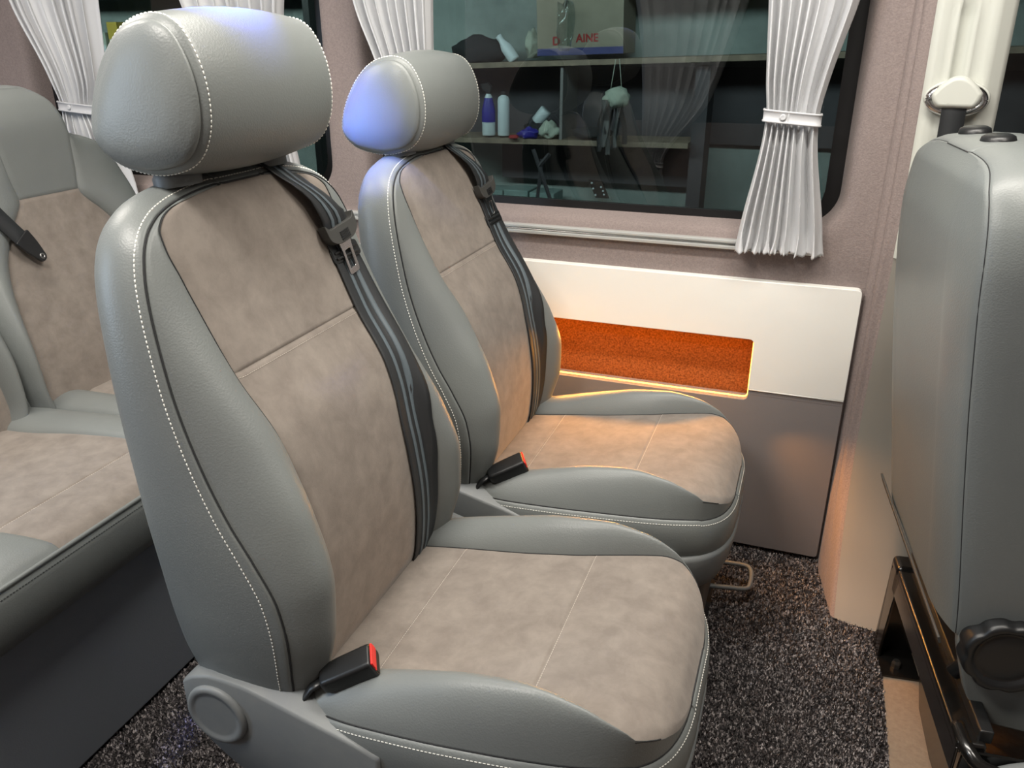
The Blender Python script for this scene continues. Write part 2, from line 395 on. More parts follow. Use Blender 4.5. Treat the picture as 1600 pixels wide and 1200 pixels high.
# grey lower panel and white upper panel with the niche cut out
NX0, NX1, NZ0, NZ1 = -0.64, -0.0795, 0.402, 0.551
def panel(name, poly, y0, y1, m, bev):
    bm = bmesh.new(); prism(bm, poly, y0, y1); o = obj(name, bm, m, smooth=False); mod_bevel(o, bev, 4, 30)
    for p in o.data.polygons: p.use_smooth = True
    return o
t = thing('side_trim_panel', 'padded side panel below the window, white over grey with a lit slot', 'panel', (0, 0, 0))
rp = lambda pts, r: round_poly(pts, r, 5)
o = panel('white_padded_panel', rp([(-1.3, 0.431), (NX0, 0.431), (NX0, NZ1), (NX1, NZ1), (NX1, 0.431), (0.128, 0.431), (0.128, 0.687), (-1.3, 0.687)], [0, 0, .012, .012, 0, 0.002, .012, 0]), 1.818, 1.842, M['white'], 0.005)
o.parent = t; o['label'] = 'white padded leather panel'
o = panel('grey_lower_panel', rp([(-1.3, 0.012), (0.128, 0.012), (0.128, 0.4285), (NX1, 0.4285), (NX1, NZ0), (NX0, NZ0), (NX0, 0.4285), (-1.3, 0.4285)], [0, .01, 0.002, 0, .014, .012, 0, 0]), 1.820, 1.842, M['grey_panel'], 0.004)
o.parent = t; o['label'] = 'grey lower leather panel'
# piping seam with dark stitches under the white panel
pts = [(x, 1.817, 0.4235) for x in np.linspace(NX1+0.006, 0.124, 40)]
o = obj('seam_stitching', stitch_mesh(pts, [(0, -1, 0)]*40, 0.0042, 0.003, 0.001, 0.0006), M['thread_dark'], t); o['kind'] = 'stuff'
bm = bmesh.new(); tube(bm, [(NX1+0.002, 1.8195, 0.4295), (0.127, 1.8195, 0.4295)], 0.0022, 8)
obj('piping', bm, M['white'], t)
bm = bmesh.new(); by = 1.872
R = [[(x, y, z) for x, z in round_poly([(NX0-.004, NZ0-.004), (NX1+.004, NZ0-.004), (NX1+.004, NZ1+.004), (NX0-.004, NZ1+.004)], .014, 5)] for y in (1.842, by)]
V, Fc = gridmesh(R, True); Fc.append(tuple(range(len(R[0]), 2*len(R[0]))))
o = obj('slot_recess', (V, Fc), M['felt'], t, smooth=False); o['label'] = 'brown felt lining of the slot'
# amber LED strips along the slot edges (the lamp the place has)
bm = bmesh.new()
lp = round_poly([(NX0, NZ0), (NX1, NZ0), (NX1, NZ1), (NX0, NZ1)], .013, 5)
tube(bm, [(x, 1.838, z) for x, z in lp]+[(lp[0][0], 1.838, lp[0][1])], 0.0022, 6)
obj('led_strip', bm, M['amber'], t, label='glowing amber light strip')
area('slot_led_light', (-0.36, 1.835, 0.552), 0.52, 8.5, (1.0, 0.40, 0.05), rot=(radians(-62), 0, 0), sy=0.012, spread=radians(140))
aimed('slot_spill_light_right', (-0.075, 1.775, 0.40), (0.16, 1.69, 0.18), 0.012, 0.40, (1.0, 0.42, 0.10), 0.06, 75)  # added unseen lamp off the panel, extra amber spill on the pillar foot

# B pillar: fabric edge strips, grey lower cover, white upper cover
def section_loft(name, secs, m, kind='structure', parent=None):
    """secs: list of (z, [(x,y)...])"""
    R = [[(x, y, z) for x, y in s] for z, s in secs]
    o = obj(name, gridmesh(R), m, parent)
    if kind and not parent: tag(o, kind=kind)
    return o
yk = spline([(0, 1.615), (0.06, 1.685), (0.14, 1.74), (0.24, 1.785), (0.42, 1.812), (0.7, 1.812), (1.9, 1.80)])
xk = spline([(0, 0.168), (0.3, 0.166), (0.5, 0.168), (0.8, 0.172), (1.25, 0.166), (1.9, 0.15)])
zs = [0, .02, .04, .06, .09, .12, .16, .2, .26, .32, .4, .5, .6, .7, .8, .95, 1.1, 1.3, 1.5, 1.9]
secsA = []; secsB = []; secsC = []
for z in zs:
    x, y = xk(z), yk(z); d = WY-y; bx = 0.133 if z < 0.66 else 0.1335
    A = [(bx, WY+0.004), (bx+0.001, WY-0.25*d), (bx+0.35*(x-bx)-0.001, WY-0.5*d-0.002), (bx+0.42*(x-bx), WY-0.56*d)]
    B = [(bx+0.42*(x-bx), WY-0.56*d), (bx+0.47*(x-bx)-0.001, WY-0.62*d-0.004), (bx+0.7*(x-bx)-0.001, WY-0.82*d-0.003), (x-0.006, y+0.004), (x-0.002, y), (x+0.004, y-0.003)]
    secsA.append((z, A)); secsB.append((z, B))
section_loft('trim_4', secsA, M['lilac']); section_loft('trim_5', secsB, M['lilac'])
for z in [q for q in zs if q <= 0.76]+[0.765]:
    x, y = xk(z), yk(z)
    secsC.append((z, [(x+0.002, y-0.003), (x+0.010, y-0.006), (x+0.03, y-0.012), (x+0.10, y-0.022), (x+0.14, y-0.026), (x+0.155, y-0.01), (x+0.16, 1.84), (x+0.2, 1.86)]))
section_loft('trim_6', secsC, M['grey_trim'])
# white upper pillar cover with a recessed slider slot
secsD = []
for z in np.linspace(0.765, 1.9, 60):
    x, y = xk(z)+0.0, yk(z); s = 1 if 1.0 < z < 1.24 else 0
    s = max(0, min(1, (z-1.0)/0.01))*max(0, min(1, (1.238-z)/0.012))
    r = 0.013*s
    wv = 0.008
    secsD.append((z, [(x+0.001, y-0.003), (x+0.006, y-0.010), (x+0.015, y-0.013), (x+0.026, y-0.010), (x+0.037, y-0.009), (x+0.040, y-0.009-0.004*s), (x+0.044, y-0.009+r), (x+0.066, y-0.009+r), (x+0.070, y-0.009-0.004*s), (x+0.074, y-0.009),
                      (x+0.093, y-0.009), (x+0.102, y-0.017), (x+0.110, y-0.009), (x+0.125, y-0.006), (x+0.134, y+0.004), (x+0.137, 1.86), (x+0.138, 1.9)]))
section_loft('trim_7', secsD, M['white_plastic'])
# front door: dark window beyond the pillar and its lower door card
bm = bmesh.new(); box(bm, (0.30, 1.865, -0.05), (1.6, 1.88, 0.80)); o = obj('door_1', bm, M['grey_panel'], smooth=False); tag(o, kind='structure')
bm = bmesh.new(); box(bm, (0.31, 1.872, 0.80), (1.6, 1.876, 1.75)); o = obj('window_4', bm, M['glass'], smooth=False); tag(o, kind='structure')

# ================================================================== UPHOLSTERED SEATS
OX = -0.30          # the seat thing's origin (x); parts are local to it
def dents(d, s=0.0028, g=0.0028): return g*exp(-(d/s)**2)

def cushion_pad(rows, W, S, mid, peak, rim, place, seam_rows=(), inner=0.0032, ncs=26, nb=16, edge=1):
    """face surface of a pad. rows: r values; W,S half widths; mid/peak/rim heights as f(r);
    place(w, r, h)->point. returns P grid and the column index of the two inner seams"""
    u = list(np.linspace(-1, 1, ncs+1))
    P = []
    for r in rows:
        wv, sv = W(r), S(r); sv = min(sv, wv-0.0015); row = []
        hm, hp, hr = mid(r), peak(r), rim(r); hc = 2*hp-0.5*hm-0.5*hr
        sd = 0
        for q in seam_rows: sd = max(sd, dents(r-q, 0.0022, 0.0022))
        def bol(t):
            return hm*(1-t)**2+2*t*(1-t)*hc+hr*t*t
        ts = [0]+[0.0016/max(wv-sv, .002), 0.0045/max(wv-sv, .006)]
        ts = [min(q, 0.2) for q in ts]; ts[1] = min(ts[1], ts[2]*0.5) if ts[2] > 0 else 0
        m = 13; t0 = ts[2]; tt = ts+[t0+(1-t0)*(1-(1-k/m)**1.25) for k in range(1, m+1)]
        edge_full = min(1.0, (wv-sv)/0.02)
        left = []
        for t in tt:
            wq = sv+(wv-sv)*t; d = (wq-sv); e = (wv-wq)
            h = hm+(bol(t)-hm) - dents(d, 0.0024, inner) - edge*dents(e, 0.003, 0.0032)
            left.append((wq, h))
        cen = []
        for k in range(ncs+1):
            uu = u[k]; uu = (abs(uu)**0.8)*(1 if uu > 0 else -1); wq = uu*sv; d = sv-abs(wq)
            h = hm - dents(d, 0.0024, inner) - sd
            if sv > wv-0.004: h -= dents(wv-abs(wq), 0.003, 0.002)
            cen.append((wq, h))
        row = [place(-a, r, b) for a, b in left[::-1]]+[place(a, r, b) for a, b in cen[1:-1]]+[place(a, r, b) for a, b in left]
        P.append(row)
    nb = len(left)
    return P, nb-1, nb-1+ncs
def sub(P, r0, r1, c0, c1): return [row[c0:c1+1] for row in P[r0:r1+1]]
def boundary(P):
    """left column bottom->top, top row, right column top->bottom, bottom row"""
    L = [P[i][0] for i in range(len(P))]; T = P[-1][1:-1]; Rr = [P[i][-1] for i in range(len(P)-1, -1, -1)]; B = P[0][1:-1][::-1]
    return L+T+Rr+B
def band(loop, out2d, prof):
    """loop: points; out2d: outward unit vectors; prof: list of functions (p, n)->point. Closed ring grid"""
    return [[f(p, n, i) for i, (p, n) in enumerate(zip(loop, out2d))] for f in prof]
def smooth_normals(loop, a, b, n=3):
    """outward normals in the plane of coordinates a, b"""
    N = len(loop); out = []
    cx = sum(p[a] for p in loop)/N; cz = sum(p[b] for p in loop)/N
    for i in range(N):
        p = loop[(i-n) % N]; q = loop[(i+n) % N]; tx, tz = q[a]-p[a], q[b]-p[b]; L = sqrt(tx*tx+tz*tz) or 1
        nx, nz = -tz/L, tx/L
        if nx*(loop[i][a]-cx)+nz*(loop[i][b]-cz) < 0: nx, nz = -nx, -nz
        out.append((nx, nz))
    return out
def vnormals(R):
    """normals for ring-grid R (rings x N) on ring k via cross product"""
    def f(k):
        N = len(R[0]); out = []
        for i in range(N):
            a = Vector(R[k][(i+1) % N])-Vector(R[k][i-1]); b = Vector(R[min(k+1, len(R)-1)][i])-Vector(R[k-1][i])
            n = a.cross(b)
            out.append(n.normalized() if n.length > 1e-12 else Vector((0, 0, 1)))
        cen = sum((Vector(p) for p in R[k]), Vector())/N
        s = sum(1 if n.dot(Vector(p)-cen) > 0 else -1 for n, p in zip(out, R[k]))
        return [n if s > 0 else -n for n in out]
    return f

def seam_shade_line(parent, pts, m='seam_shade_dark', r_=.0009, off=(0, 0, 0)):  # dark tube along a stitched joint, standing in for its shadow
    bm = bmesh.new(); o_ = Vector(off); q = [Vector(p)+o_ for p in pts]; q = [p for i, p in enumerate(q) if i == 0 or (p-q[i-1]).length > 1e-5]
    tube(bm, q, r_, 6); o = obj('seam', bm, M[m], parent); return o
def backrest(parent, H0=0.37, mats=None):
    W = spline([(.36, .205), (.40, .222), (.45, .232), (.52, .237), (.62, .238), (.72, .235), (.82, .229), (.885, .222), (.93, .213), (.958, .202), (.978, .187), (.994, .163), (1.003, .135), (1.009, .10), (1.012, .07), (1.013, .05)])
    S = spline([(.36, .165), (.45, .163), (.53, .156), (.62, .150), (.72, .148), (.81, .155), (.88, .161), (.93, .168), (.958, .173), (.978, .171), (.992, .158), (1.001, .136), (1.013, .04)])
    mid = spline([(.36, -.545), (.42, -.528), (.52, -.522), (.60, -.530), (.66, -.543), (.73, -.566), (.81, -.613), (.90, -.650), (.96, -.668), (.995, -.682), (1.013, -.692)])
    peak = spline([(.36, -.525), (.43, -.503), (.50, -.486), (.56, -.484), (.64, -.508), (.74, -.565), (.84, -.622), (.90, -.650), (.95, -.668), (.99, -.682), (1.013, -.692)])
    rim = spline([(.36, -.548), (.43, -.530), (.50, -.524), (.55, -.530), (.61, -.556), (.66, -.584), (.72, -.611), (.80, -.638), (.86, -.652), (.915, -.664), (.96, -.674), (.995, -.685), (1.013, -.693)])
    back = spline([(.36, -.690), (.45, -.708), (.60, -.722), (.75, -.733), (.86, -.742), (.94, -.750), (.99, -.753), (1.013, -.755)])
    SEAM = 0.812
    rows = list(np.linspace(.36, .80, 46))+[.806, .8085, .8102, .812, .8138, .8155, .818]+list(np.linspace(.825, .955, 14))
    rows += [.955+.058*sin(pi/2*k/24) for k in range(1, 25)]
    P, a, b = cushion_pad(rows, W, S, mid, peak, rim, lambda w_, r, h: (h-OX, w_, r), seam_rows=(SEAM,))
    rs = rows.index(.812); n = len(rows)-1
    obj('backrest_lower_suede', gridmesh(sub(P, 0, rs, a, b)), M['suede'], parent)
    obj('backrest_upper_suede', gridmesh(sub(P, rs, n, a, b)), M['suede'], parent)
    obj('backrest_bolster', gridmesh(sub(P, 0, n, 0, a)), M['leather'], parent)
    obj('backrest_bolster', gridmesh(sub(P, 0, n, b, len(P[0])-1)), M['leather'], parent)
    loop = boundary(P); nr = smooth_normals(loop, 1, 2, 4)
    def mk(o_, s):
        def f(p, n_, i):
            z = p[2]; xf = p[0]; xb = back(min(z, 1.013))-OX
            o2 = o_
            return (xf+(xb-xf)*s, p[1]+n_[0]*o2, z+n_[1]*o2*(1.0 if z > .8 else 0.6))
        return f
    prof = [mk(0, 0), mk(.0022, .004), mk(.0036, .02), mk(.0050, .05), mk(.0066, .09), mk(.0095, .17), mk(.0125, .3), mk(.0135, .45), mk(.0125, .6), mk(.009, .74), mk(.003, .86), mk(-.006, .94), mk(-.018, .985), mk(-.034, 1.0)]
    R = band(loop, nr, prof); V, Fc = gridmesh(R, True); N = len(loop); Fc.append(tuple(range((len(R)-1)*N, len(R)*N)))
    obj('backrest_side_panel', (V, Fc), M['leather'], parent)
    seam_shade_line(parent, [row[a] for row in P[:-9]], off=(.0006, 0, 0)); seam_shade_line(parent, [row[b] for row in P[:-9]], off=(.0006, 0, 0))
    seam_shade_line(parent, loop[:N-(len(P[0])-2)], r_=.0013, off=(.0008, 0, .0004))
    # white stitches just behind the outer seam
    Rn = vnormals(R); k = 4; sub_i = [i for i in range(N)]
    L0 = len(rows); pts = [R[k][i] for i in range(0, N-(len(P[0])-2))]; nn = Rn(k)[:len(pts)]
    V, Fc = stitch_mesh(pts, nn, 0.0056, 0.0040, 0.0014, 0.0011)
    o = obj('edge_stitching', (V, Fc), M['thread'], parent); o['kind'] = 'stuff'
    # stitches along the cross seam
    row = P[rs-3][a:b+1]; o = obj('cross_stitching', stitch_mesh([(p[0]+.0003, p[1], p[2]) for p in row], [(1, 0, .3)]*len(row), 0.0042, 0.0030, 0.0006, 0.0004), M['thread_tan'], parent); o['kind'] = 'stuff'
    def surf(w_, r, lift=0.003):
        aw = abs(w_); sv = min(S(r), W(r)-.0015); hm, hp, hr = mid(r), peak(r), rim(r); hc = 2*hp-.5*hm-.5*hr
        if aw <= sv: h = hm
        else:
            t = min(1, (aw-sv)/(W(r)-sv)); h = hm*(1-t)**2+2*t*(1-t)*hc+hr*t*t
        return Vector((h+lift-OX, w_, r))
    return surf

def seat_cushion(parent):
    W = spline([(-.545, .215), (-.50, .232), (-.44, .237), (-.36, .235), (-.28, .229), (-.20, .217), (-.15, .204), (-.115, .188), (-.09, .166), (-.075, .142), (-.065, .112), (-.060, .08), (-.0585, .055)])
    S = spline([(-.545, .150), (-.46, .152), (-.36, .150), (-.28, .153), (-.22, .162), (-.17, .174), (-.13, .182), (-.10, .181), (-.0585, .19)])
    mid = spline([(-.545, .395), (-.46, .408), (-.36, .424), (-.28, .437), (-.20, .447), (-.14, .450), (-.10, .441), (-.075, .424), (-.0585, .400)])
    peak = spline([(-.545, .415), (-.46, .438), (-.38, .460), (-.30, .478), (-.23, .484), (-.17, .474), (-.12, .450), (-.09, .432), (-.0585, .400)])
    rim = spline([(-.545, .398), (-.40, .405), (-.25, .410), (-.15, .409), (-.10, .404), (-.0585, .397)])
    s1, s2 = -.458, -.242
    rows = [-.545, -.53, -.515, -.50, -.485, -.472]
    for s in (s1, s2):
        rows += [s-.005, s-.0028, s-.0014, s, s+.0014, s+.0028, s+.005]
        if s == s1: rows += list(np.linspace(-.445, -.255, 18))
    rows += list(np.linspace(-.23, -.125, 12))
    rows += [-.125+.0665*sin(pi/2*k/22) for k in range(1, 23)]
    rows = sorted(rows)
    P, a, b = cushion_pad(rows, W, S, mid, peak, rim, lambda w_, r, h: (r-OX, w_, h), seam_rows=(s1, s2))
    i1, i2, n = rows.index(s1), rows.index(s2), len(rows)-1
    obj('cushion_rear_suede', gridmesh(sub(P, 0, i1, a, b)), M['suede'], parent)
    obj('cushion_middle_suede', gridmesh(sub(P, i1, i2, a, b)), M['suede'], parent)
    obj('cushion_front_suede', gridmesh(sub(P, i2, n, a, b)), M['suede'], parent)
    obj('cushion_bolster', gridmesh(sub(P, 0, n, 0, a)), M['leather'], parent)
    obj('cushion_bolster', gridmesh(sub(P, 0, n, b, len(P[0])-1)), M['leather'], parent)
    loop = boundary(P); nr = smooth_normals(loop, 0, 1, 4)
    def mk(o_, dz): return lambda p, n_, i: (p[0]+n_[0]*o_, p[1]+n_[1]*o_, p[2]-dz)
    prof = [mk(0, 0), mk(.002, .0008), mk(.0042, .003), mk(.0062, .0075), mk(.0080, .013), mk(.0100, .025), mk(.0105, .045), mk(.0075, .065), mk(.002, .082), mk(-.004, .090)]
    R = band(loop, nr, prof)
    obj('cushion_side_panel', gridmesh(R, True), M['leather'], parent)
    seam_shade_line(parent, [row[a] for row in P[:-12]], off=(0, 0, .0006)); seam_shade_line(parent, [row[b] for row in P[:-12]], off=(0, 0, .0006))
    seam_shade_line(parent, loop[:len(loop)-(len(P[0])-2)], r_=.0012, off=(0, 0, .0006))
    Rn = vnormals(R); N = len(loop); pts = R[3][:N-(len(P[0])-2)]; nn = Rn(3)[:len(pts)]
    o = obj('edge_stitching', stitch_mesh(pts, nn, 0.0052, 0.0036, 0.0012, 0.0010), M['thread'], parent); o['kind'] = 'stuff'
    V = []; Fc = []
    for i in (i1, i2):
        row = [(p[0], p[1], p[2]+.0004) for p in P[i+2][a:b+1]]
        v, f = stitch_mesh(row, [(0, 0, 1)]*len(row), 0.0042, 0.0030, 0.0006, 0.0004); k = len(V); V += v; Fc += [tuple(q+k for q in g) for g in f]
    o = obj('cross_stitching', (V, Fc), M['thread_tan'], parent); o['kind'] = 'stuff'
    # plastic tray under the cushion
    def mk2(o_, z): return lambda p, n_, i: (p[0]+n_[0]*o_, p[1]+n_[1]*o_, z)
    prof = [mk2(-.02, .325), mk2(.004, .327), mk2(.010, .324), mk2(.011, .316), mk2(.009, .300), mk2(.004, .27), mk2(-.004, .245), mk2(-.012, .238), mk2(-.05, .236)]
    obj('seat_tray', gridmesh(band(loop, nr, prof), True), M['cover'], parent, label='grey plastic tray under the cushion')
    return P

def headrest(parent, zoff=0):
    pts = [(-0.684, 1.2), (-0.655, 1.1901), (-0.636, 1.1587), (-0.629, 1.1209), (-0.634, 1.0831), (-0.654, 1.0544), (-0.69, 1.0409), (-0.728, 1.04), (-0.766, 1.0508), (-0.786, 1.076), (-0.778, 1.1155), (-0.754, 1.1587), (-0.722, 1.1892)]
    L = catmull(pts, 8, True); cx = sum(p[0] for p in L)/len(L); cz = sum(p[1] for p in L)/len(L); N = len(L)
    def ring(w_, off, sc=1.0):
        out = []
        for i in range(N):
            a, b = L[i-1], L[(i+1) % N]; t = Vector((b[0]-a[0], b[1]-a[1])).normalized(); n_ = Vector((-t.y, t.x))
            if n_.dot(Vector((L[i][0]-cx, L[i][1]-cz))) < 0: n_ = -n_
            x = cx+(L[i][0]-cx)*sc+n_.x*off; z = cz+(L[i][1]-cz)*sc+n_.y*off
            out.append((x-OX, w_, z))
        return out
    HW = .131
    ws = [-HW, -HW+.0015, -HW+.004, -HW+.008, -HW+.013, -HW+.022]+list(np.linspace(-HW+.035, HW-.035, 14))+[HW-.022, HW-.013, HW-.008, HW-.004, HW-.0015, HW]
    def off(w_):
        u = abs(w_)/HW; e = HW-abs(w_)
        return .010*(1-u*u) + .0035 - .0065*exp(-(e/.003)**2)
    R = [ring(w_, off(w_)) for w_ in ws]
    hr = obj('headrest', gridmesh(R, True), M['leather'], parent)
    for s in (-1, 1):
        Q = [ring(s*HW, off(HW)), ring(s*(HW+.0016), -.0015), ring(s*(HW+.0045), -.003), ring(s*(HW+.0085), -.0075), ring(s*(HW+.0125), -.017)]
        for k, (sc, o_) in enumerate(((.70, .0155), (.5, .0180), (.28, .0195), (.1, .0200))): Q.append(ring(s*(HW+o_), 0, sc))
        V, Fc = gridmesh(Q, True); Fc.append(tuple(range(len(V)-N, len(V))))
        obj('headrest_side_panel', (V, Fc), M['leather'], hr)
        k = 3 if s < 0 else len(ws)-4
        P_ = R[k]+[R[k][0]]; nv = vnormals(R)(k); nv = nv+[nv[0]]
        o = obj('edge_stitching', stitch_mesh(P_, nv, 0.0056, 0.0040, 0.0014, 0.0011), M['thread'], hr); o['kind'] = 'stuff'
    for s in (-1, 1):
        p = obj('headrest_post', tube_bm([(-.716-OX, s*.088, .99), (-.712-OX, s*.088, 1.06)], .0065, 14), M['chrome'], parent)
        bm = bmesh.new(); lathe(bm, [(0, .010), (.014, .010), (.021, .007), (.025, 0), (.025, -.012)], 28, Matrix.Translation((-.716-OX, s*.088, 1.0285)) @ Matrix.Rotation(radians(-8), 4, 'Y') @ Matrix.Diagonal((1.0, 1.25, 1, 1)))
        obj('post_collar', bm, M['cover'], parent)
    return hr

def belt_strip(pts, nrm, wd, th, cols=9):
    """flat webbing along pts; returns base grid mesh and two narrow raised stripes"""
    def st(w0, w1, lift):
        V = []; Fc = []; k = 3
        for i, p in enumerate(pts):
            p = Vector(p); t = (Vector(pts[min(i+1, len(pts)-1)])-Vector(pts[max(i-1, 0)])).normalized(); n_ = Vector(nrm[i]).normalized(); s = t.cross(n_).normalized(); n2 = s.cross(t).normalized()
            for j in range(k):
                w_ = w0+(w1-w0)*j/(k-1); V.append(p+s*w_*wd+n2*lift)
            V.append(p+s*w1*wd-n2*th); V.append(p+s*w0*wd-n2*th)
        m = k+2
        for i in range(len(pts)-1):
            for j in range(m): Fc.append((i*m+j, i*m+(j+1) % m, (i+1)*m+(j+1) % m, (i+1)*m+j))
        return V, Fc
    return st(-.5, .5, 0), st(-.19, -.07, .0005), st(.07, .19, .0005)

def plate_with_slot(bm, L, w0, w1, sl, th, mtx):
    """metal belt tongue: a rounded plate with a rectangular slot"""
    outer = round_poly([(-w0/2, 0), (w0/2, 0), (w1/2, -L*.25), (w1/2, -L), (-w1/2, -L), (-w1/2, -L*.25)], .004, 4)
    a, b, c, d = sl; inner = round_poly([(a, b), (c, b), (c, d), (a, d)], .0015, 3)
    V = []
    def ringify(poly, n):
        P = poly+[poly[0]]; cum = [0]
        for p, q in zip(P, P[1:]): cum.append(cum[-1]+sqrt((p[0]-q[0])**2+(p[1]-q[1])**2))
        out = []
        for k in range(n):
            s = cum[-1]*k/n; i = int(np.searchsorted(cum, s, side='right'))-1; f = (s-cum[i])/((cum[i+1]-cum[i]) or 1); out.append((P[i][0]+(P[i+1][0]-P[i][0])*f, P[i][1]+(P[i+1][1]-P[i][1])*f))
        return out
    cx, cy = (a+c)/2, (b+d)/2; n = 48
    def byang(poly):
        pts = ringify(poly, 400); out = []
        angs = [atan2(p[1]-cy, p[0]-cx) for p in pts]
        for k in range(n):
            t = -pi+2*pi*(k+.5)/n; j = min(range(400), key=lambda q: abs(((angs[q]-t+pi) % (2*pi))-pi)); out.append(pts[j])
        return out
    O = byang(outer); I = byang(inner)
    R = [[(p[0], p[1], th/2) for p in O], [(p[0], p[1], th/2) for p in I], [(p[0], p[1], -th/2) for p in I], [(p[0], p[1], -th/2) for p in O], [(p[0], p[1], th/2) for p in O]]
    rings = [[bm.verts.new(mtx @ Vector(p)) for p in r] for r in R]
    for A, B in zip(rings, rings[1:]):
        for k in range(n): bm.faces.new((A[k], A[(k+1) % n], B[(k+1) % n], B[k]))

def frame_from(p, down, normal):
    """matrix: local -y runs along `down`, local z along `normal`"""
    y = -Vector(down).normalized(); z = Vector(normal); z = (z-y*z.dot(y)).normalized(); x = y.cross(z)
    m = Matrix.Identity(4); m.col[0][:3] = x; m.col[1][:3] = y; m.col[2][:3] = z; m.col[3][:3] = Vector(p); return m

def seat_belt(parent, surf):
    keys = [(.350, .128), (.45, .135), (.55, .130), (.62, .130), (.70, .142), (.78, .150), (.86, .152), (.93, .142), (.965, .124), (.99, .102), (1.005, .088)]
    wf = spline(keys); hs = list(np.linspace(.38, 1.000, 50)); HB = .031
    def hump(h): return .014*sin(pi*(h-.918)/.085)**.6 if .918 < h < 1.003 else 0
    def strip(u0, u1, lift, k=11):
        R = []
        for h in hs:
            tw = .30 if h > .95 else .06
            R.append([surf(wf(h)+u*HB*2, h-u*HB*2*tw, .004+lift+hump(h)) for u in np.linspace(u0, u1, k)])
        for x, z, w_ in ((-.706, 1.024, .083), (-.722, 1.031, .080), (-.740, 1.029, .077), (-.758, 1.018, .074), (-.768, .99, .072)):
            R.append([Vector((x-OX, w_+u*HB*2, z+lift-.012*u)) for u in np.linspace(u0, u1, k)])
        m = len(R[0]); under = [[p-Vector((.0014, 0, .0006)) for p in row[::-1]] for row in R]
        return gridmesh([a_+b_ for a_, b_ in zip(R, under)], True)
    o = obj('seat_belt', strip(-.5, .5, 0), M['belt'], parent)
    obj('belt_stripe', strip(-.20, -.08, .0011, 4), M['belt_stripe'], o); obj('belt_stripe', strip(.08, .20, .0011, 4), M['belt_stripe'], o)
    # triangular plastic guide with the metal tongue
    h = .926; p = surf(wf(h), h, .015); q = surf(wf(h-.06), h-.06, .012); down = (q-p); nv = Vector((.9, -.12, .45)); F = frame_from(p, down, nv) @ Matrix.Diagonal((1.18, 1.15, 1.2, 1))
    bm = bmesh.new()
    outline = round_poly([(-.031, .012), (-.024, .003), (.024, .003), (.031, .012), (.030, -.010), (.016, -.019), (-.016, -.019), (-.030, -.010)], [.003, .004, .004, .003, .012, .012, .012, .012], 4)
    prism(bm, [(x, y) for x, y in outline], -.007, .005, axis='z', mtx=F)
    g = obj('belt_guide', bm, M['dark_cover'], parent, smooth=False); mod_bevel(g, .0022, 3, 40)
    for k in range(4):
        bm = bmesh.new(); box(bm, (-.009, -.0155+k*.0030, .0045), (.009, -.0138+k*.0030, .0060), F); obj('grip_rib', bm, M['black'], g, smooth=False)
    bm = bmesh.new(); plate_with_slot(bm, .046, .027, .021, (-.0058, -.014, .0058, -.038), .0026, F @ Matrix.Translation((0, -.016, -.001)) @ Matrix.Rotation(radians(4), 4, 'X'))
    t = obj('belt_tongue', bm, M['chrome'], parent, smooth=False, label='bright metal belt tongue'); mod_bevel(t, .0009, 2, 40)
    h = .885; p = surf(wf(h), h, .004); F = frame_from(p, surf(wf(h-.05), h-.05, .007)-p, nv) @ Matrix.Diagonal((1.2, 1.2, 1, 1))
    bm = bmesh.new(); prism(bm, round_poly([(-.027, .012), (.027, .012), (.027, -.008), (-.027, -.008)], .005, 4), -.004, .003, axis='z', mtx=F)
    for yy in (-.004, .003): box(bm, (-.022, yy, .002), (.022, yy+.003, .006), F)
    s = obj('belt_keeper', bm, M['black'], parent, smooth=False)
    mod_bevel(s, .001, 2, 40)

def buckle(parent):
    p = Vector((-.500-OX, -.213, .432)); tip = Vector((-.422-OX, -.176, .470)); d = (tip-p).normalized()
    F = frame_from(p, d, Vector((-.15, -.35, 1)))      # local -y along the buckle
    L = .074
    def sec(y, wd, th, lift=0):
        q = round_poly([(-wd/2, -th/2), (wd/2, -th/2), (wd/2*.93, th/2), (-wd/2*.93, th/2)], .006, 4)
        return [tuple(F @ Vector((x, -y, z+lift))) for x, z in q]
    R = [sec(0, .022, .014), sec(.002, .030, .020), sec(.008, .033, .024), sec(.03, .036, .027), sec(.06, .037, .0285), sec(L-.004, .037, .029), sec(L, .035, .027)]
    V, Fc = gridmesh(R, True); n = len(R[0]); Fc += [tuple(range(n))[::-1], tuple(range(len(V)-n, len(V)))]
    b = obj('buckle', (V, Fc), M['black'], parent); mod = b.modifiers.new('wn', 'WEIGHTED_NORMAL'); b['label'] = 'black seat belt buckle'
    bm = bmesh.new(); prism(bm, round_poly([(-.0165, 0.002), (.0165, 0.002), (.0155, .0125), (-.0155, .0125)], .002, 3), -L-.0022, -L+.004, axis='y', mtx=F)
    r = obj('release_button', bm, M['red'], b, smooth=False); mod_bevel(r, .0008, 2, 40)
    bm = bmesh.new(); prism(bm, round_poly([(-.015, -.011), (.015, -.011), (.015, -.003), (-.015, -.003)], .001, 2), -L-.0006, -L+.004, axis='y', mtx=F)
    obj('tongue_slot', bm, M['rubber'], b, smooth=False)
    bm = bmesh.new(); prism(bm, round_poly([(-.0165, -.0022), (.0165, -.0022), (.0165, .0002), (-.0165, .0002)], .0005, 2), -L-.0012, -L+.004, axis='y', mtx=F)
    obj('release_rim', bm, M['red'], b, smooth=False)
    bm = bmesh.new(); tube(bm, [F @ Vector((0, .000, 0)), F @ Vector((-.001, .016, -.002)), F @ Vector((-.004, .032, -.012)), F @ Vector((-.008, .045, -.035))], .009, 10, squash=.45)
    obj('buckle_stalk', bm, M['black'], parent)

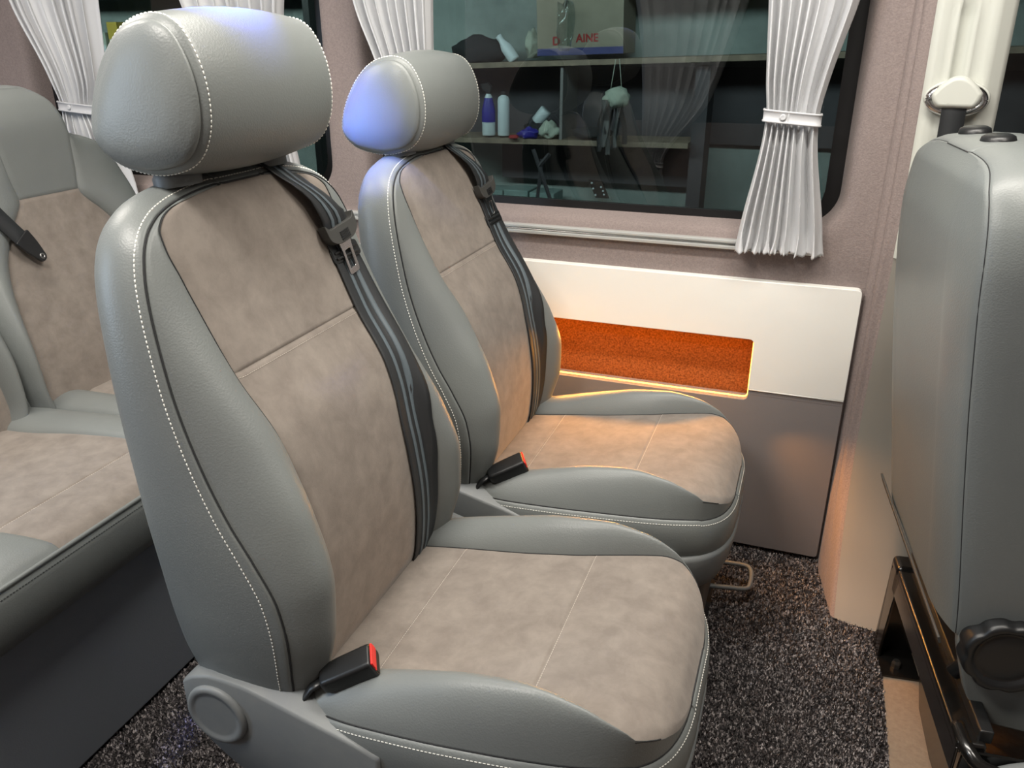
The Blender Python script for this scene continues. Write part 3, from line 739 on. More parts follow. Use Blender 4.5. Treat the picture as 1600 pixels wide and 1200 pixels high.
def recliner_cover(parent, s):
    """dished grey plastic side cover; s=-1 near side"""
    top = spline([(-.700, .395), (-.675, .417), (-.640, .426), (-.60, .424), (-.55, .412), (-.50, .399), (-.44, .384), (-.405, .372), (-.30, .345), (-.10, .335)])
    bot = spline([(-.700, .392), (-.69, .345), (-.665, .310), (-.62, .275), (-.55, .235), (-.45, .215), (-.30, .215), (-.10, .235)])
    xs = [-.700, -.699, -.697, -.692, -.684, -.672]+list(np.linspace(-.655, -.41, 26))+[-.405, -.402, -.38, -.30, -.2, -.14]
    yo, yi = .251, .236
    R = []
    for x in xs:
        a, b = bot(x), top(x); m = a+(b-a)*.5; h = (b-a)
        e = min(1, (x+.7005)/.012)**.5; cap = .010 if x > -.404 else 0
        yq = yo-cap
        crest = .012*exp(-((x+.52)/.07)**2)
        R.append([(x-OX, s*(yi-.03), a), (x-OX, s*(yi-.004), a), (x-OX, s*(yi+(yq-yi)*e*.7), a+.002*e), (x-OX, s*(yi+(yq-yi)*e), a+.008*e), (x-OX, s*(yi+(yq-yi)*e), m), (x-OX, s*(yi+(yq-yi)*e), b-.005*e),
                  (x-OX, s*(yi+(yq-yi)*e-.0015), b-.0015), (x-OX, s*(yi+(yq-yi)*e-.004), b), (x-OX, s*(yi-.006), b+crest*.6), (x-OX, s*(yi-.022), b+crest), (x-OX, s*(yi-.032), b+crest*.5-.004)])
    c = obj('recliner_cover', gridmesh(R), M['cover'], parent); c['label'] = 'grey plastic recliner side cover'
    bm = bmesh.new(); mt = Matrix.Translation((-.640-OX, s*.2495, .366)) @ Matrix.Rotation(radians(90 if s < 0 else -90), 4, 'X')
    lathe(bm, [(.0455, -.002), (.0455, .004), (.0440, .0070), (.0405, .0085), (.0365, .0080), (.0345, .0066), (.030, .0064), (0, .0064)], 40, mt)
    obj('pivot_cap', bm, M['cover'], c)

def seat_base(parent):
    bm = bmesh.new(); prism(bm, round_poly([(-.52-OX, -.17), (-.09-OX, -.17), (-.09-OX, .17), (-.52-OX, .17)], .04, 6), .11, .245, axis='z')
    o = obj('base_box', bm, M['dark_cover'], parent, smooth=False); mod_bevel(o, .008, 3)
    bm = bmesh.new(); prism(bm, round_poly([(-.48-OX, -.15), (-.16-OX, -.15), (-.16-OX, .15), (-.48-OX, .15)], .02, 6), .02, .115, axis='z')
    o = obj('pedestal', bm, M['black'], parent, smooth=False); mod_bevel(o, .006, 3)
    for s in (-1, 1):
        bm = bmesh.new(); box(bm, (-.60-OX, s*.17-.02, 0), (-.10-OX, s*.17+.02, .022)); o = obj('floor_rail', bm, M['black_paint'], parent, smooth=False); mod_bevel(o, .003, 2)
        bm = bmesh.new(); tube(bm, [(-.3-OX, s*.17, .02), (-.3-OX, s*.15, .12)], .012, 10); obj('rail_bracket', bm, M['black_paint'], parent)
    # grab loop of the slide adjuster
    bm = bmesh.new(); tube(bm, catmull([(-.15-OX, .09, .05), (-.06-OX, .115, .045), (-.022-OX, .13, .040), (-.012-OX, .145, .044), (-.016-OX, .185, .058), (-.05-OX, .195, .058), (-.15-OX, .19, .05)], 5), .0055, 8)
    obj('slide_handle', bm, M['cover'], parent)

def make_seat():
    t = thing('passenger_seat', 'single grey leather and taupe suede passenger seat, nearest and largest', 'seat', (OX, .885, 0), 0, 'single seats in front of the bench')
    surf = backrest(t); seat_cushion(t); headrest(t); seat_belt(t, surf); buckle(t)
    recliner_cover(t, -1); recliner_cover(t, 1); seat_base(t)
    return t
seat1 = make_seat()
seat2 = copy_tree(seat1); seat2.location = (OX-.003, 1.468, 0); seat2.scale = (1, 1, .965)
seat2['label'] = 'single grey leather and taupe suede seat lit orange, beside the window'
for ch in list(seat1.children):
    if ch.name.startswith('slide_handle'): bpy.data.objects.remove(ch)
for ch in seat2.children:
    if ch.name.startswith('headrest') and 'post' not in ch.name: ch.location = (-.022, 0, -.012)
    if ch.name.startswith('belt_keeper'): ch.location = (.012, 0, -.032)
# ================================================================== REAR BENCH
def make_bench():
    BX = -1.3
    t = thing('rear_bench', 'long rear bench seat in grey leather and taupe suede at the back of the van', 'bench', (BX, 1.1, 0))
    W = spline([(-1.60, .2515), (-1.10, .2515), (-1.034, .2515)])
    S = spline([(-1.60, .150), (-1.49, .148), (-1.30, .165), (-1.20, .172), (-1.13, .155), (-1.07, .148), (-1.034, .142)])
    mid = spline([(-1.60, .437), (-1.45, .442), (-1.30, .455), (-1.18, .460), (-1.10, .460), (-1.06, .457), (-1.045, .452), (-1.034, .443)])
    peak = spline([(-1.60, .452), (-1.45, .460), (-1.30, .468), (-1.18, .470), (-1.10, .467), (-1.06, .460), (-1.045, .453), (-1.034, .443)])
    rim = spline([(-1.60, .440), (-1.45, .446), (-1.30, .458), (-1.18, .462), (-1.10, .461), (-1.06, .456), (-1.045, .451), (-1.034, .443)])
    s1 = -1.148
    rows = list(np.linspace(-1.60, -1.16, 30))+[s1-.005, s1-.0028, s1-.0014, s1, s1+.0014, s1+.0028, s1+.005]+list(np.linspace(-1.13, -1.06, 10))+[-1.054, -1.048, -1.043, -1.039, -1.036, -1.034]
    fr = []
    for yc in (.405, .912, 1.419):
        P, a, b = cushion_pad(rows, W, S, mid, peak, rim, lambda w_, r, h: (r-BX, w_+yc-1.1, h), seam_rows=(s1,), inner=.0026, ncs=20)
        i1, n = rows.index(s1), len(rows)-1
        obj('seat_rear_suede', gridmesh(sub(P, 0, i1, a, b)), M['suede'], t)
        obj('seat_front_suede', gridmesh(sub(P, i1, n, a, b)), M['suede'], t)
        obj('seat_bolster', gridmesh(sub(P, 0, n, 0, a)), M['leather'], t); obj('seat_bolster', gridmesh(sub(P, 0, n, b, len(P[0])-1)), M['leather'], t)
        row = [(p[0], p[1], p[2]+.0004) for p in P[i1+2][a:b+1]]
        o = obj('cross_stitching', stitch_mesh(row, [(0, 0, 1)]*len(row), .0042, .003, .0006, .0004), M['thread_tan'], t); o['kind'] = 'stuff'
    ys = list(np.linspace(.155, 1.67, 60))
    prof = [(-1.0345, .4435), (-1.031, .4445), (-1.0285, .4425), (-1.0285, .439), (-1.030, .4365), (-1.0265, .432), (-1.0235, .42), (-1.0225, .39), (-1.025, .36), (-1.032, .340), (-1.045, .332), (-1.08, .330)]
    R = [[(x-BX, y-1.1, z) for y in ys] for x, z in prof]
    obj('seat_front_border', gridmesh(R), M['leather'], t)
    pts = [(-1.0255-BX, y-1.1, .4290) for y in ys]
    o = obj('edge_stitching', stitch_mesh(pts, [(1, 0, .3)]*len(pts), .0052, .0036, .0011, .0008), M['thread_dark'], t); o['kind'] = 'stuff'
    # side closing toward the window
    R = [[(x-BX, 1.67-1.1+dy, z-dz) for x in np.linspace(-1.60, -1.034, 20)] for dy, dz, z in ((0, 0, .443), (.006, .004, .443), (.009, .03, .443), (.006, .11, .443))]
    obj('seat_side_border', gridmesh(R), M['leather'], t)
    bm = bmesh.new(); box(bm, (-2.0-BX, .155-1.1, .004), (-1.067-BX, 1.665-1.1, .334))
    o = obj('bench_box', bm, M['leather_dark'], t, smooth=False, label='dark grey leather-covered bench box'); mod_bevel(o, .006, 3)
    # backrests with built-in head section
    Wb = spline([(.43, .245), (.50, .254), (.65, .260), (.76, .262), (.83, .258), (.88, .245), (.92, .222), (.945, .195), (.958, .165), (.968, .130), (.976, .104), (.985, .098), (1.01, .095), (1.035, .090), (1.055, .080), (1.068, .062), (1.075, .045), (1.077, .03)])
    Sb = spline([(.43, .200), (.48, .212), (.55, .210), (.64, .198), (.73, .172), (.80, .125), (.857, .080), (.90, .087), (.94, .091), (.97, .094), (1.0, .12), (1.077, .12)])
    midb = spline([(.43, -1.488), (.55, -1.512), (.70, -1.560), (.80, -1.592), (.857, -1.606), (.92, -1.612), (1.0, -1.620), (1.05, -1.640), (1.077, -1.668)])
    peakb = spline([(.43, -1.470), (.55, -1.480), (.70, -1.532), (.80, -1.575), (.90, -1.612), (.96, -1.625), (1.0, -1.622), (1.077, -1.668)])
    rimb = spline([(.43, -1.500), (.55, -1.520), (.70, -1.575), (.80, -1.610), (.90, -1.640), (.96, -1.640), (1.0, -1.634), (1.05, -1.650), (1.077, -1.670)])
    rows = list(np.linspace(.43, .84, 30))+[.848, .8535, .8556, .857, .8584, .8605, .866]+list(np.linspace(.875, .99, 16))+[.99+.087*sin(pi/2*k/14) for k in range(1, 15)]
    for yc in (.872, 1.386):
        P, a, b = cushion_pad(rows, Wb, Sb, midb, peakb, rimb, lambda w_, r, h: (h-BX, w_+yc-1.1, r), seam_rows=(.857,), inner=.0028, ncs=22)
        i1, n = rows.index(.857), len(rows)-1
        obj('backrest_suede', gridmesh(sub(P, 0, i1, a, b)), M['suede'], t)
        obj('head_section', gridmesh(sub(P, i1, n, a, b)), M['leather'], t)
        obj('backrest_bolster', gridmesh(sub(P, 0, n, 0, a)), M['leather'], t); obj('backrest_bolster', gridmesh(sub(P, 0, n, b, len(P[0])-1)), M['leather'], t)
        loop = boundary(P); nr = smooth_normals(loop, 1, 2, 3)
        def mk(o_, dx): return lambda p, n_, i: (p[0]-dx, p[1]+n_[0]*o_, p[2]+n_[1]*o_)
        R = band(loop, nr, [mk(0, 0), mk(.002, .001), mk(.004, .004), mk(.006, .012), mk(.007, .03), mk(.006, .07), mk(0, .095), mk(-.02, .11)])
        V, Fc = gridmesh(R, True); N = len(loop); Fc.append(tuple(range((len(R)-1)*N, len(R)*N)))
        obj('backrest_side_panel', (V, Fc), M['leather'], t)
        # belt end with its black anchor plate lying on the suede
        pts = catmull([(-1.600-BX, yc-.225-1.1, .94), (-1.590-BX, yc-.190-1.1, .89), (-1.578-BX, yc-.158-1.1, .835), (-1.566-BX, yc-.130-1.1, .788)], 6)
        A, B_, C_ = belt_strip(pts, [Vector((1, .1, .3))]*len(pts), .040, .0015)
        s = obj('anchor_belt', A, M['belt'], t)
        F = frame_from(Vector((-1.560-BX, yc-.122-1.1, .775)), Vector((.012, .03, -.05)), Vector((1, .1, .3)))
        bm = bmesh.new(); prism(bm, round_poly([(-.024, .02), (.024, .02), (.020, -.012), (.009, -.048), (-.009, -.048), (-.020, -.012)], [.004, .004, .012, .009, .009, .012], 4), -.003, .004, axis='z', mtx=F)
        g = obj('anchor_plate', bm, M['black'], t, smooth=False); mod_bevel(g, .0015, 2, 40)
        bm = bmesh.new(); lathe(bm, [(.0035, .003), (.0035, .0055), (.0065, .0055), (.0065, .003)], 20, F @ Matrix.Translation((0, -.037, 0))); obj('eyelet', bm, M['steel'], g)
    return t
make_bench()

# ================================================================== FRONT SEAT seen from behind
def make_front_seat():
    t = thing('front_seat', 'grey leather front seat seen from behind, on a black steel stand', 'seat', (.30, 1.38, 0), radians(7))
    W = spline([(.36, .230), (.40, .234), (.46, .236), (.60, .236), (.80, .236), (.90, .233), (.95, .226), (.985, .212), (1.005, .196), (1.018, .176), (1.027, .150), (1.032, .11), (1.034, .06)])
    S = spline([(.36, .13), (.7, .15), (1.034, .13)])
    rim = spline([(.36, -.042), (.45, -.056), (.60, -.080), (.76, -.103), (.90, -.118), (1.0, -.122), (1.034, -.112)])
    mid = lambda r: rim(r)-.016*min(1, (1.04-r)/.1)
    peak = lambda r: rim(r)-.013*min(1, (1.04-r)/.1)
    rows = list(np.linspace(.36, .96, 46))+[.96+.074*sin(pi/2*k/20) for k in range(1, 21)]
    P, a, b = cushion_pad(rows, W, S, mid, peak, rim, lambda w_, r, h: (h, w_, r), inner=0.0, edge=-1)
    # the rim dent must point inward (+x) on this rear-facing panel
    for row in P:
        for j in (0, 1, len(row)-2, len(row)-1): pass
    obj('back_panel', gridmesh(P), M['leather'], t)
    loop = boundary(P); nr = smooth_normals(loop, 1, 2, 4)
    def mk(o_, dx): return lambda p, n_, i: (p[0]+dx, p[1]+n_[0]*o_, p[2]+n_[1]*o_*(1 if p[2] > .8 else .5))
    R = band(loop, nr, [mk(0, .0), mk(.0015, .0006), mk(.0045, .004), mk(.010, .018), mk(.013, .04), mk(.0145, .075), mk(.013, .11), mk(.006, .14), mk(-.01, .155), mk(-.04, .16)])
    V, Fc = gridmesh(R, True); N = len(loop); Fc.append(tuple(range((len(R)-1)*N, len(R)*N)))
    obj('side_panel', (V, Fc), M['leather'], t)
    seam_shade_line(t, loop[:len(loop)-(len(P[0])-2)], r_=.0009)
    for y in (-.015, .100):
        bm = bmesh.new(); lathe(bm, [(0, .009), (.020, .009), (.0265, .006), (.0285, 0), (.0275, -.012)], 32, Matrix.Translation((-.066, y, 1.046)) @ Matrix.Rotation(radians(-4), 4, 'Y') @ Matrix.Diagonal((.8, 1.0, 1, 1)))
        obj('headrest_socket', bm, M['black'], t)
    # seat cushion seen only from behind: rounded block under the backrest
    bm = bmesh.new(); prism(bm, round_poly([(.05, -.22), (.50, -.24), (.55, -.18), (.55, .18), (.50, .24), (.05, .22)], .05, 6), .30, .44, axis='z'); o = obj('cushion', bm, M['leather'], t, smooth=False); mod_bevel(o, .02, 4)
    # side hinge strip along the lower rear edge
    bm = bmesh.new(); m0 = Vector((-.064, .232, .368)); m1 = Vector((-.062, -.240, .350))
    d = (m1-m0).normalized(); up = Vector((-.35, 0, 1)); s = d.cross(up).normalized(); up = s.cross(d)
    for (p, w0) in ((m0, 0), ):
        vs = [bm.verts.new(q) for q in (m0-up*.010-s*.002, m0+up*.010-s*.002, m0+up*.010+s*.002, m0-up*.010+s*.002, m1-up*.006-s*.002, m1+up*.006-s*.002, m1+up*.006+s*.002, m1-up*.006+s*.002)]
        for f in ((0, 1, 2, 3), (4, 7, 6, 5), (0, 4, 5, 1), (1, 5, 6, 2), (2, 6, 7, 3), (3, 7, 4, 0)): bm.faces.new([vs[i] for i in f])
    o = obj('hinge_strip', bm, M['dark_cover'], t, smooth=False); mod_bevel(o, .001, 2)
    pts = round_poly([(-.036, .40), (-.036, .345), (-.006, .25), (.03, .205), (.20, .185), (.20, .42)], .02, 5)
    bm = bmesh.new(); prism(bm, pts, -.2375, -.215, axis='y'); o = obj('hinge_cover', bm, M['leather'], t, smooth=False); mod_bevel(o, .004, 4)
    # scalloped recline knob on the near side
    mt = Matrix.Translation((.022, -.242, .352)) @ Matrix.Rotation(radians(90), 4, 'X')
    rings = []; n = 96
    def lob(r, k): return r*(1-.07*(0.5+0.5*cos(8*2*pi*k/n))**3) if r > .047 else r
    V = []; prof = [(.060, -.005), (.060, .020), (.0585, .026), (.054, .0285), (.046, .026), (.043, .0215), (.0405, .0205), (.038, .0215), (.02, .0225), (.0001, .0225)]
    for r, z in prof: V += [mt @ Vector((lob(r, k)*cos(2*pi*k/n), lob(r, k)*sin(2*pi*k/n), z)) for k in range(n)]
    Fc = [(i*n+k, i*n+(k+1) % n, (i+1)*n+(k+1) % n, (i+1)*n+k) for i in range(len(prof)-1) for k in range(n)]
    o = obj('recline_knob', (V, Fc), M['black'], t); o['label'] = 'black scalloped recline knob'
    # black steel stand: top beam, pierced side plate, feet
    def beam(pts, w_, h_, name, m='black_paint'):
        bm = bmesh.new(); a_, b_ = Vector(pts[0]), Vector(pts[1]); d = (b_-a_).normalized(); s = Vector((d.y, -d.x, 0)).normalized(); u = s.cross(d)
        vs = [bm.verts.new(p+s*x*w_/2+u*z*h_/2) for p in (a_, b_) for x, z in ((-1, -1), (1, -1), (1, 1), (-1, 1))]
        for f in ((0, 1, 2, 3), (4, 7, 6, 5), (0, 4, 5, 1), (1, 5, 6, 2), (2, 6, 7, 3), (3, 7, 4, 0)): bm.faces.new([vs[i] for i in f])
        o = obj(name, bm, M[m], t, smooth=False); mod_bevel(o, .006, 4); return o
    X0 = -.030
    plate = [(.185, 0.0), (.172, .18), (.160, .215), (.140, .222), (.10, .222), (.118, .150), (.135, .03), (.135, 0)]
    bm = bmesh.new(); prism(bm, plate, X0, X0+.006, axis='x'); o = obj('stand_leg', bm, M['black_paint'], t, smooth=False); mod_bevel(o, .002, 2)
    plate = [(.16, .20), (-.33, .20), (-.36, .06), (-.36, 0), (-.12, 0), (-.02, .02), (.05, .10), (.12, .14)]
    bm = bmesh.new(); prism(bm, plate, X0+.044, X0+.050, axis='x'); o = obj('stand_side_plate', bm, M['black_paint'], t, smooth=False); mod_bevel(o, .002, 2)
    bm = bmesh.new(); box(bm, (X0, -.31, .168), (X0+.005, .14, .215)); o = obj('beam_flange', bm, M['black_paint'], t, smooth=False); mod_bevel(o, .002, 2)
    beam([(X0+.021, .165, .215), (X0+.021, -.31, .215)], .042, .022, 'stand_beam')
    bm = bmesh.new(); prism(bm, [(X0, 0), (X0+.15, 0), (X0+.15, .20), (X0, .215)], .165, .171, axis='y'); obj('stand_end_plate', bm, M['black_paint'], t, smooth=False)
    bm = bmesh.new(); prism(bm, [(X0+.0, 0), (X0+.55, 0), (X0+.55, .20), (X0+.01, .215)], -.315, -.309, axis='y'); obj('stand_end_plate', bm, M['black_paint'], t, smooth=False)
    bm = bmesh.new(); box(bm, (X0+.03, -.30, .222), (X0+.05, .17, .245)); o = obj('slide_rail', bm, M['black'], t, smooth=False); mod_bevel(o, .003, 2)
    bm = bmesh.new(); box(bm, (X0-.002, .12, .205), (X0+.04, .172, .232)); o = obj('stand_corner', bm, M['black_paint'], t, smooth=False); mod_bevel(o, .010, 4)
    bm = bmesh.new(); tube(bm, catmull([(X0+.01, -.27, .222), (X0+.015, -.315, .218), (X0+.04, -.335, .205), (X0+.12, -.34, .195)], 5), .011, 10); obj('stand_corner_tube', bm, M['black_paint'], t)
    for y in (.13, ):
        bm = bmesh.new(); lathe(bm, [(0, .02), (.006, .02), (.009, .014), (.009, 0)], 6, Matrix.Translation((X0+.03, y-.02, 0))); obj('foot_bolt', bm, M['steel'], t, smooth=False)
        bm = bmesh.new(); box(bm, (X0, y-.05, 0), (X0+.07, y+.055, .004)); obj('foot_plate', bm, M['black_paint'], t, smooth=False)
    bm = bmesh.new(); tube(bm, [(X0+.02, -.18, .245), (X0+.05, -.18, .285)], .012, 8); obj('bracket', bm, M['black'], t)
    # inner pan closing the space under the seat
    bm = bmesh.new(); box(bm, (X0+.06, -.20, .19), (X0+.52, .16, .24)); o = obj('seat_pan', bm, M['black'], t, smooth=False); mod_bevel(o, .004, 2)
    bm = bmesh.new(); box(bm, (.03, -.20, .24), (.42, .20, .33)); o = obj('seat_frame', bm, M['black'], t, smooth=False); mod_bevel(o, .008, 3)
    # grey side cover at the cushion's near edge
    pts = round_poly([(-.03, .16), (.03, .215), (.10, .238), (.5, .25), (.5, .10), (.0, .10)], .03, 5)
    bm = bmesh.new(); prism(bm, pts, -.350, -.318, axis='y'); o = obj('side_cover', bm, M['cover'], t, smooth=False); mod_bevel(o, .012, 4)
    return t
make_front_seat()

# ================================================================== CURTAINS, RAIL, BELT GUIDE
o = thing('curtain_rail', 'aluminium double-channel curtain rail under the side windows', 'rail', (-.9, 1.835, .762))
bm = bmesh.new()
prof = [(.006, -.011), (-.009, -.011), (-.012, -.008), (-.012, -.004), (-.009, -.002), (-.009, .002), (-.012, .004), (-.012, .008), (-.009, .010), (.006, .010)]
prism(bm, prof, -1.3, .935, axis='x'); ch = obj('rail_channel', bm, M['rail'], o, smooth=False)
bm = bmesh.new(); tube(bm, [(-1.3, -.0105, 0), (.935, -.0105, 0)], .0012, 6); obj('rail_groove', bm, M['steel'], o)

def curtain(label, lk, rk, zt, zb, ztie, nf, seed, yb=1.800, group='window curtains', ydir=1, amp=.018, button=True):
    rnd = random.Random(seed)
    lf, rf = spline(lk), spline(rk); cx0 = (lf(ztie)+rf(ztie))/2
    t = thing('window_curtain', label, 'curtain', (cx0, yb, zb), 0, group)
    NS = nf*14; zs_ = list(np.linspace(zb, zb+.06, 14))+list(np.linspace(zb+.068, ztie-.02, 26))+list(np.linspace(ztie-.012, ztie+.012, 7))+list(np.linspace(ztie+.02, zt, 40))
    wts = [rnd.uniform(.6, 1.5) for _ in range(nf)]; cum = np.cumsum([0]+wts)/sum(wts)
    am = [rnd.uniform(.6, 1.25) for _ in range(nf)]; dr = [rnd.uniform(-.35, .35) for _ in range(nf)]; hm = [rnd.uniform(.5, 1.3) for _ in range(nf)]
    R = []
    for z in zs_:
        L, Rr = lf(z), rf(z); tie = exp(-((z-ztie)/.05)**2); hem = max(0, 1-(z-zb)/.05); row = []
        for k in range(NS+1):
            u = k/NS; i = min(int(np.searchsorted(cum, u, side='right'))-1, nf-1); f = (u-cum[i])/(cum[i+1]-cum[i])
            ph = 2*pi*f; j = (i+1) % nf
            a_ = amp*(am[i]*(1-f)+am[j]*f)*(1-.45*tie)
            sh = (dr[i]*(1-f)+dr[j]*f)*.25*sin((z-zb)*9+i)*(1-tie)
            # rounded, sharply creased folds
            yy = -a_*(abs(sin(ph/2+sh))**.9*2-1)
            yy += a_*.14*sin(3*ph+i+z*5)*(.4+.6*hem)
            xx = (sin(ph+sh)*.22)/nf*(1-.4*tie)
            if hem > 0:
                xx += hem*hem*.35/nf*sin(4*pi*u*nf/2+3*i)*hm[i]; yy += -hem*hm[i]*.006*(1+cos(ph*2+i))
            row.append((L+(Rr-L)*(u+xx)-cx0, yy*ydir, z-zb+(hem**2*.003*sin(7*ph*.5+i) if hem > 0 else 0)))
        R.append(row)
    f = obj('drape', gridmesh(R), M['curtain'], t); s = f.modifiers.new('solid', 'SOLIDIFY'); s.thickness = .0012
    # tie band wrapped round the gathered cloth
    L, Rr = lf(ztie)-cx0-.004, rf(ztie)-cx0+.004; path = []
    n = 40
    hw = (Rr-L)/2; mx = (L+Rr)/2
    prof = []
    for k in range(n):
        a_ = 2*pi*k/n; ca, sa = cos(a_), sin(a_); x = mx+hw*(abs(ca)**.55)*(1 if ca > 0 else -1); y = -.002+.0175*(abs(sa)**.6)*(1 if sa > 0 else -1)
        path.append((x, y, -.07*(x-mx)))
    rings = []
    for dz, off_ in ((-.012, -.001), (-.0125, .0012), (-.0095, .0022), (-.0085, .0006), (.0085, .0006), (.0095, .0022), (.0125, .0012), (.012, -.001)):
        rings.append([(p[0]+(p[0]-mx)/hw*off_, p[1]+(1 if p[1] > -.002 else -1)*off_, p[2]+ztie-zb+dz) for p in path])
    tb = obj('tieback', gridmesh(rings, True), M['curtain'], t)
    if button:
        q = Matrix.Translation((mx-hw*.30, -.0205*ydir, ztie-zb+.07*hw*.30)) @ Matrix.Rotation(radians(90*ydir), 4, 'X')
        bm = bmesh.new(); lathe(bm, [(0, .003), (.003, .0032), (.0045, .0036), (.0062, .0026), (.0066, 0)], 20, q); obj('button', bm, M['curtain'], tb)
        bm = bmesh.new(); box(bm, (mx-hw*.30+.009, -.0205 if ydir > 0 else .019, ztie-zb-.009), (mx-hw*.30+.0115, -.019 if ydir > 0 else .0205, ztie-zb+.011)); obj('tieback_end', bm, M['curtain'], tb, smooth=False)
    return t
curtain('silver satin curtain at the right end of the large window, beside the pillar', [(.757, -.143), (.80, -.139), (1.033, -.110), (1.10, -.118), (1.25, -.130), (1.65, -.17)], [(.757, .036), (.80, .031), (1.033, -.007), (1.10, .002), (1.25, .037), (1.65, .10)], 1.62, .757, 1.033, 8, 4)
curtain('silver satin curtain at the left end of the large window, behind the far headrest', [(.757, -1.03), (1.03, -.96), (1.12, -.985), (1.26, -1.040), (1.65, -1.10)], [(.757, -.80), (.92, -.836), (1.03, -.868), (1.12, -.85), (1.26, -.846), (1.65, -.83)], 1.62, .757, 1.02, 8, 11)
curtain('silver satin curtain at the right end of the rear window, behind the near headrest', [(.757, -1.45), (.865, -1.432), (1.02, -1.36), (1.12, -1.43), (1.26, -1.535), (1.65, -1.60)], [(.757, -1.215), (.89, -1.232), (1.02, -1.255), (1.12, -1.25), (1.26, -1.232), (1.65, -1.16)], 1.62, .757, 1.02, 8, 23)
curtain('silver satin curtain at the left end of the rear window, behind the bench', [(.757, -1.99), (1.004, -1.972), (1.07, -1.985), (1.27, -2.075), (1.65, -2.16)], [(.757, -1.76), (.93, -1.80), (1.004, -1.838), (1.07, -1.81), (1.27, -1.790), (1.65, -1.76)], 1.62, .757, 1.004, 8, 31)
curtain('silver satin curtain on the opposite wall, seen only as a reflection', [(.38, -.86), (.60, -.83), (.90, -.84), (1.2, -.87), (1.65, -.98)], [(.38, -.68), (.60, -.72), (.90, -.52), (1.2, -.42), (1.65, -.30)], 1.64, .38, .60, 9, 5, yb=-.34, group='curtains on the opposite wall', ydir=-1, button=False)

def belt_guide():
    t = thing('seat_belt_guide', 'white seat belt guide with a chrome ring on the white pillar', 'belt guide', (.229, 1.800, 1.085))
    t.rotation_euler = (0, 0, radians(-8)); t.scale = (.86, 1, .88)
    def plate(name, pts, y0, y1, m, bev):
        bm = bmesh.new(); prism(bm, pts, y0, y1); o = obj(name, bm, m, t, smooth=False); mod_bevel(o, bev, 4, 30); return o
    base = [(.062*cos(a)*1.05+0.0, .037*sin(a)*(1.0)-.010) for a in np.linspace(0, 2*pi, 48, endpoint=False)]
    plate('base_plate', base, -.012, .006, M['white_plastic'], .006)
    # chrome ring
    loop = [(.052*cos(a), -.018, .026*sin(a)-.012) for a in np.linspace(0, 2*pi, 49)]
    bm = bmesh.new(); tube(bm, loop, .0095, 12, cap=False); obj('chrome_ring', bm, M['chrome'], t)
    plate('cover', round_poly([(-.049, -.002), (-.036, .016), (-.014, .034), (.010, .036), (.032, .022), (.050, .001), (.046, -.016), (.036, -.029), (-.034, -.029), (-.046, -.016)], [.006, .012, .012, .012, .012, .006, .01, .006, .006, .01], 5), -.036, -.016, M['white_plastic'], .010)
    pts = [(0, -.026, -.012), (0, -.028, -.03), (.001, -.027, -.06), (.002, -.024, -.12), (.003, -.02, -.22), (.004, -.016, -.40)]
    A, B_, C_ = belt_strip([Vector(p) for p in catmull(pts, 5)], [Vector((0, -1, 0))]*(5*5+1), .048, .0012)
    obj('seat_belt', A, M['belt'], t)
    bm = bmesh.new(); box(bm, (-.052, -.001, -.30), (-.022, .004, -.045)); obj('belt_slot', bm, M['rubber'], t, smooth=False)
belt_guide()

# ================================================================== GARAGE OUTSIDE THE WINDOW
GY = 4.62
o = obj('garage_wall', box_bm((-6.5, GY, -.6), (3.5, GY+.1, 3.2)), M['plaster'], smooth=False); o.name = 'wall_far'; tag(o, kind='structure')
o = obj('garage_floor', box_bm((-6.5, 1.95, -.7), (3.5, GY+.1, -.6)), M['gfloor'], smooth=False); o.name = 'floor.002'; tag(o, kind='structure')
def shelf_unit():
    t = thing('shelf_unit', 'dark wooden garage shelving seen through the tinted side window', 'shelf', (-1.3, 4.4, -.6))
    def b(name, lo, hi, m, rot=0):
        bm = bmesh.new(); box(bm, lo, hi)
        o = obj(name, bm, M[m], t, smooth=False); o.location = (0, 0, 0)
        if rot: o.rotation_euler = (0, rot, 0)
        return o
    r = radians(-2.2)
    x = -1.3; y = 4.4; z = -.6
    def at(lo, hi): return (lo[0]-x, lo[1]-y, lo[2]-z), (hi[0]-x, hi[1]-y, hi[2]-z)
    for nm, x0, x1, zc in (('shelf_board', -2.35, 1.6, 1.060), ('shelf_board', -2.10, -.62, .670), ('shelf_board', -1.38, .6, 1.375)):
        bm = bmesh.new(); box(bm, (x0-x, -.12, -.013), (x1-x, .20, .013)); o = obj(nm, bm, M['wood'], t, smooth=False); o.location = (0, 0, zc-z); o.rotation_euler = (0, radians(-2.0) if zc > 1 else radians(-.8), 0)
    for nm, lo, hi, m in (('back_board', (-2.3, 4.58, .66), (1.6, 4.6, 1.04), 'dark_board'), ('side_board', (-1.30, 4.30, .68), (-1.285, 4.58, 1.04), 'grey_panel'), ('lower_board', (-1.72, 4.56, .43), (-.6, 4.58, .66), 'dark_board'),
                          ('upright', (-.62, 4.36, -.6), (-.55, 4.58, 1.05), 'dark_board'), ('upright', (1.5, 4.36, -.6), (1.56, 4.58, 1.05), 'dark_board'), ('upright', (-2.3, 4.36, -.6), (-2.24, 4.58, 1.05), 'dark_board')):
        a_, b__ = at(lo, hi); bm = bmesh.new(); box(bm, a_, b__); obj(nm, bm, M[m], t, smooth=False)
    return t
shelf_unit()
